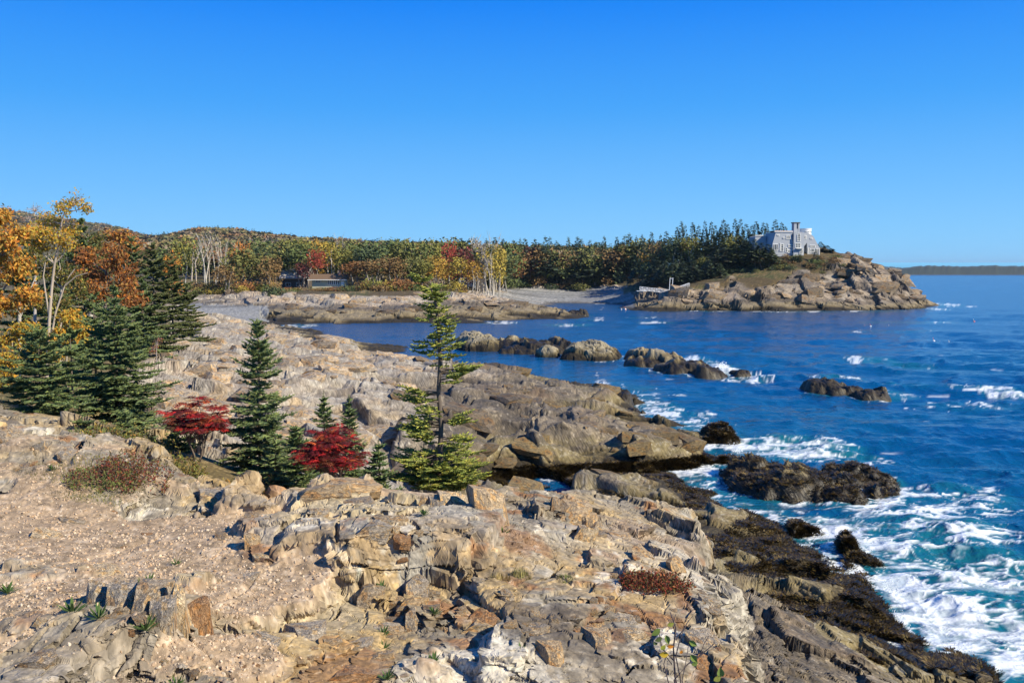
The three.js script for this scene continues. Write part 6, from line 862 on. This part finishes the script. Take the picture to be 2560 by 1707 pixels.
scrub('weed_patch', 'green and dark red weeds at the foot of the knoll', 'plant', 260, 1215, 9.1, .7, .22, 220, [[.14, .17, .05], [.20, .21, .06], [.22, .07, .05]], .05, 1108);
scrub('short_turf', 'short green grass fringe around the knoll weeds', 'grass', 245, 1235, 9.05, 1.0, .09, 1500, [[.14, .16, .04], [.22, .21, .07], [.30, .25, .1]], .05, 1109, { grass: 1, deep: .5 });
scrub('short_turf', 'dry turf on top of the grey knoll', 'grass', 190, 1160, 9.4, 1.3, .1, 1500, [[.25, .21, .08], [.34, .27, .12], [.18, .17, .06]], .05, 1110, { grass: 1, deep: .7 });
scrub('low_red_shrub', 'dark red and green creeping shrub in a hollow of the ledge', 'shrub', 1640, 1482, 8.2, .55, .26, 240, [[.20, .045, .03], [.28, .06, .035], [.10, .09, .03], [.14, .12, .035], [.33, .12, .05]], .045, 1111, { deep: .3, per: 12 });
scrub('low_red_shrub', 'small red-leaved plant under the overhang of the ledge', 'shrub', 1478, 1340, 8.1, .16, .14, 40, REDDISH, .035, 1112);
scrub('dry_grass', 'tawny grass tuft in the crack below the brown slab', 'grass', 1245, 1432, 8.65, .2, .16, 220, STRAW, .05, 1113, { grass: 1 });
scrub('dry_grass', 'pale green grass tuft right of the tawny tuft in the crack', 'grass', 1302, 1428, 8.6, .16, .17, 200, [[.30, .28, .1], [.40, .34, .15]], .05, 1114, { grass: 1 });
scrub('dry_grass', 'short green tuft below the tall grey block', 'grass', 1415, 1460, 8.35, .15, .08, 160, [[.16, .2, .06], [.26, .26, .1]], .05, 1115, { grass: 1 });
// goldenrod rosettes in the cracks
const rosette = (() => { const mb = new MB(), r = rng(1120); for (let k = 0; k < 26; k++) { const a = r() * 6.283, e = .25 + r() * .9, d = [Math.cos(a) * Math.cos(e), Math.sin(e), Math.sin(a) * Math.cos(e)], L = .09 + r() * .1; mb.leaf(0, 0, 0, d[0], d[1], d[2], -Math.sin(a), 0, Math.cos(a), L, .028, vary(r, [.085, .15, .04], .35), .6); } return mb.geo(); })();
const stalk = (() => { const mb = new MB(); mb.tube([[0, -.05, 0], [.01, .05, 0], [.02, .14, .01]], [.006, .005, .003], 4, [.15, .18, .06]); return mb.geo(); })();
for (const [px, py, h, s, label] of [[182, 1572, 9, 1.3, 'leafy green rosette on the path left of the upright slabs'], [247, 1588, 9, 1.1, 'green rosette at the foot of the upright slabs'], [365, 1622, 8.95, 1.2, 'green rosette below the front of the upright slabs'], [372, 1508, 9.05, .9, 'green rosette in the crack between the upright slabs'], [18, 1497, 9.0, 1.1, 'green rosette on the grey stone at the left edge'], [350, 1450, 9.05, .7, 'small rosette on top of the upright slabs'], [870, 1668, 8.7, .9, 'green rosette beside the brick-red ledge at the bottom'], [1256, 1358, 8.6, 1.0, 'green rosette on the edge of the big lichened slab'], [950, 1425, 8.85, 1.0, 'green rosette left of the grey upright block'], [956, 1508, 8.8, .9, 'upper of two rosettes in the long vertical crack'], [958, 1538, 8.8, .8, 'lower of two rosettes in the long vertical crack'], [1082, 1612, 8.7, .9, 'green rosette at the left side of the white quartz'], [968, 1690, 8.6, .8, 'rosette at the bottom edge below the long crack'], [1060, 1350, 8.8, .8, 'small tuft behind the grey upright block'], [1300, 1645, 8.5, .8, 'rosette on dark rock right of the white quartz'], [130, 1205, 9.1, .8, 'small rosette on the bank of the knoll'], [440, 1400, 8.95, .7, 'small rosette at the corner of the stepped slab'], [880, 1225, 8.95, .6, 'tiny rosette on top of the big block'], [1085, 1480, 8.75, .8, 'rosette in the shade right of the grey upright block'], [440, 1690, 8.9, .8, 'tiny rosette beside the white quartz strip']]) { const q = atH(px, py, h), y = height(q.x, q.z), g = thing('rosette_plant', label, 'plant', { x: q.x, y: y + .005, z: q.z }, px); g.scale.setScalar(s); part(g, 'leaves', rosette, leafMat); part(g, 'stalk', stalk, barkMat); }
// the twiggy sapling close to the camera
{
  const d = 4.4, p0 = colAt(1690, d, 0), y0 = height(p0.x, p0.z), g = thing('twiggy_sapling', 'bare twiggy sapling with a few green and yellow leaves in the foreground', 'sapling', { x: p0.x, y: y0, z: p0.z }), wood = new MB(), r = rng(1130), cv = (px, py, dz = 0) => { const q = atD(px, py, d - dz); return [q.x - p0.x, q.y - y0, q.z - p0.z]; };
  const base = [0, -.1, 0];
  for (const [pts, rad] of [[[[1688, 1690], [1684, 1620], [1690, 1570], [1676, 1530]], .006], [[[1684, 1650], [1655, 1620], [1650, 1590], [1640, 1560], [1630, 1548]], .004], [[[1690, 1600], [1712, 1570], [1722, 1550]], .004], [[[1686, 1700], [1720, 1660], [1750, 1640], [1785, 1610]], .005], [[[1700, 1690], [1690, 1640], [1700, 1600], [1716, 1560], [1732, 1540]], .004], [[[1680, 1660], [1664, 1640], [1640, 1650]], .003], [[[1690, 1590], [1682, 1560], [1690, 1535]], .003], [[[1670, 1700], [1660, 1660], [1668, 1630]], .004], [[[1706, 1700], [1716, 1650], [1722, 1610]], .003], [[[1750, 1640], [1760, 1610], [1772, 1590]], .003]]) { const q = pts.map(([a, b], k) => cv(a, b, (r() - .5) * .06)); const first = pts[0][1] >= 1690; if (first) q.unshift(base); wood.tube(q, q.map((_, k) => rad * (1 - .65 * k / q.length)), 5, [.10, .075, .075]); }
  part(g, 'stem', wood.geo(), barkMat);
  const G = [.20, .27, .06], Yw = [.62, .42, .04], O = [.68, .26, .03];
  for (const [px, py, c, L, a] of [[1650, 1570, G, .052, -2.6], [1668, 1562, [.36, .36, .07], .04, .6], [1664, 1585, G, .045, -1.2], [1722, 1600, G, .045, -.4], [1726, 1634, G, .05, -.8], [1728, 1660, G, .04, .6], [1648, 1634, Yw, .05, .2], [1652, 1622, [.4, .42, .06], .04, 1], [1668, 1615, O, .035, .4], [1700, 1632, O, .028, 1.2], [1642, 1610, [.1, .13, .05], .03, 2.2], [1655, 1592, [.12, .15, .05], .04, 3.4], [1800, 1690, G, .06, 1.6], [1784, 1700, [.35, .36, .07], .05, .8]]) {
    const q = cv(px, py, .03), mb = new MB(), dx = Math.cos(a), dy = Math.sin(a), n = 6, rows = []; for (let k = 0; k <= n; k++) { const t = k / n, w = L * .42 * Math.sin(Math.PI * Math.pow(t, .8)) , cx = dx * L * t, cy = dy * L * t - t * t * .008; rows.push([-1, 0, 1].map((s) => mb.v(q[0] + cx - dy * w * s * .75, q[1] + cy + dx * w * s * .75, q[2] + Math.abs(s) * w * .5 + .01, vary(r, c, .12)))); }
    for (let k = 0; k < n; k++) for (let j = 0; j < 2; j++) mb.i.push(rows[k][j], rows[k + 1][j], rows[k + 1][j + 1], rows[k][j], rows[k + 1][j + 1], rows[k][j + 1]);
    part(g, 'leaf', mb.geo(), leafMat);
  }
}
// the little lawn behind the beach
{
  const c = atD(1485, 688, 424), mb = new MB(), y = topAt(1485, 690, 424); const n = 24, m0 = mb.v(0, .25, 0, [.13, .22, .045]); const ring = []; for (let k = 0; k < n; k++) { const a = k / n * 6.283; ring.push(mb.v(Math.cos(a) * 9, -.4 + .3 * Math.sin(a * 3) * .3, Math.sin(a) * 9, [.12, .20, .045])); } for (let k = 0; k < n; k++) mb.i.push(m0, ring[(k + 1) % n], ring[k]);
  const skirt = ring.map((_, k) => { const a = k / n * 6.283; return mb.v(Math.cos(a) * 11.5, -4.5, Math.sin(a) * 11.5, [.20, .15, .06]); }); for (let k = 0; k < n; k++) { const b = (k + 1) % n; mb.i.push(ring[k], ring[b], skirt[b], ring[k], skirt[b], skirt[k]); }
  const m = top(new THREE.Mesh(mb.geo(), barkMat), 'lawn'); m.position.set(c.x, y, c.z); m.userData.kind = 'structure'; m.receiveShadow = m.castShadow = true;
}
// droplets thrown up where the swell breaks on the rocks
{
  const r = rng(1200), N = 2600, M = new THREE.InstancedMesh(new THREE.IcosahedronGeometry(1, 0), new THREE.MeshStandardMaterial({ color: 0xf2f6f8, roughness: .3 }), N), m = new THREE.Matrix4(), q = new THREE.Quaternion();
  const at = [[2140, 1385, 34, 1.0], [2160, 1400, 40, .6], [2230, 1480, 24, .5], [2250, 1560, 22, .45], [2060, 1352, 26, .4], [1840, 1130, 18, .6], [1805, 922, 14, .7], [2400, 1640, 40, .4], [2120, 1262, 30, .4]];
  for (let k = 0; k < N; k++) { const [px, py, w, h] = pick(r, at), p = atH(px + (r() + r() - 1) * w, py + (r() - .5) * 10, 0), s = (.006 + Math.pow(r(), 3) * .022) * (-p.z / 40); m.compose(new THREE.Vector3(p.x, .05 + Math.pow(r(), 2.2) * h, p.z + (r() - .5)), q, new THREE.Vector3(s, s, s)); M.setMatrixAt(k, m); }
  top(M, 'wave_spray'); tag(M, 'white droplets of spray where waves break on the rocks', 'spray', null, 'stuff'); M.castShadow = M.receiveShadow = true;
}
// things that look alike share a wording; their order along the shore tells them apart
{
  const by = {}; for (const o of scene.children) if (o.userData.label && o.userData.group) (by[o.userData.label] ??= []).push(o);
  const ord = ['', 'second', 'third', 'fourth', 'fifth', 'sixth', 'seventh', 'eighth', 'ninth', 'tenth', 'eleventh', 'twelfth', 'thirteenth', 'fourteenth', 'fifteenth', 'sixteenth', 'seventeenth', 'eighteenth', 'nineteenth', 'twentieth', 'twenty-first', 'twenty-second', 'twenty-third', 'twenty-fourth', 'twenty-fifth', 'twenty-sixth', 'twenty-seventh'];
  for (const l in by) { const a = by[l].sort((p, q) => p.position.x / -p.position.z - q.position.x / -q.position.z); if (a.length > 1) a.forEach((o, k) => { o.userData.label = l + (k === 0 ? ', leftmost of its kind' : k === a.length - 1 ? ', rightmost of its kind' : ', ' + ord[k] + ' from left'); }); }
}
// the thin autumn haze over the bay and the hills
scene.fog = new THREE.FogExp2(0xb9d6f2, 0.00004);
renderer.render(scene, camera);
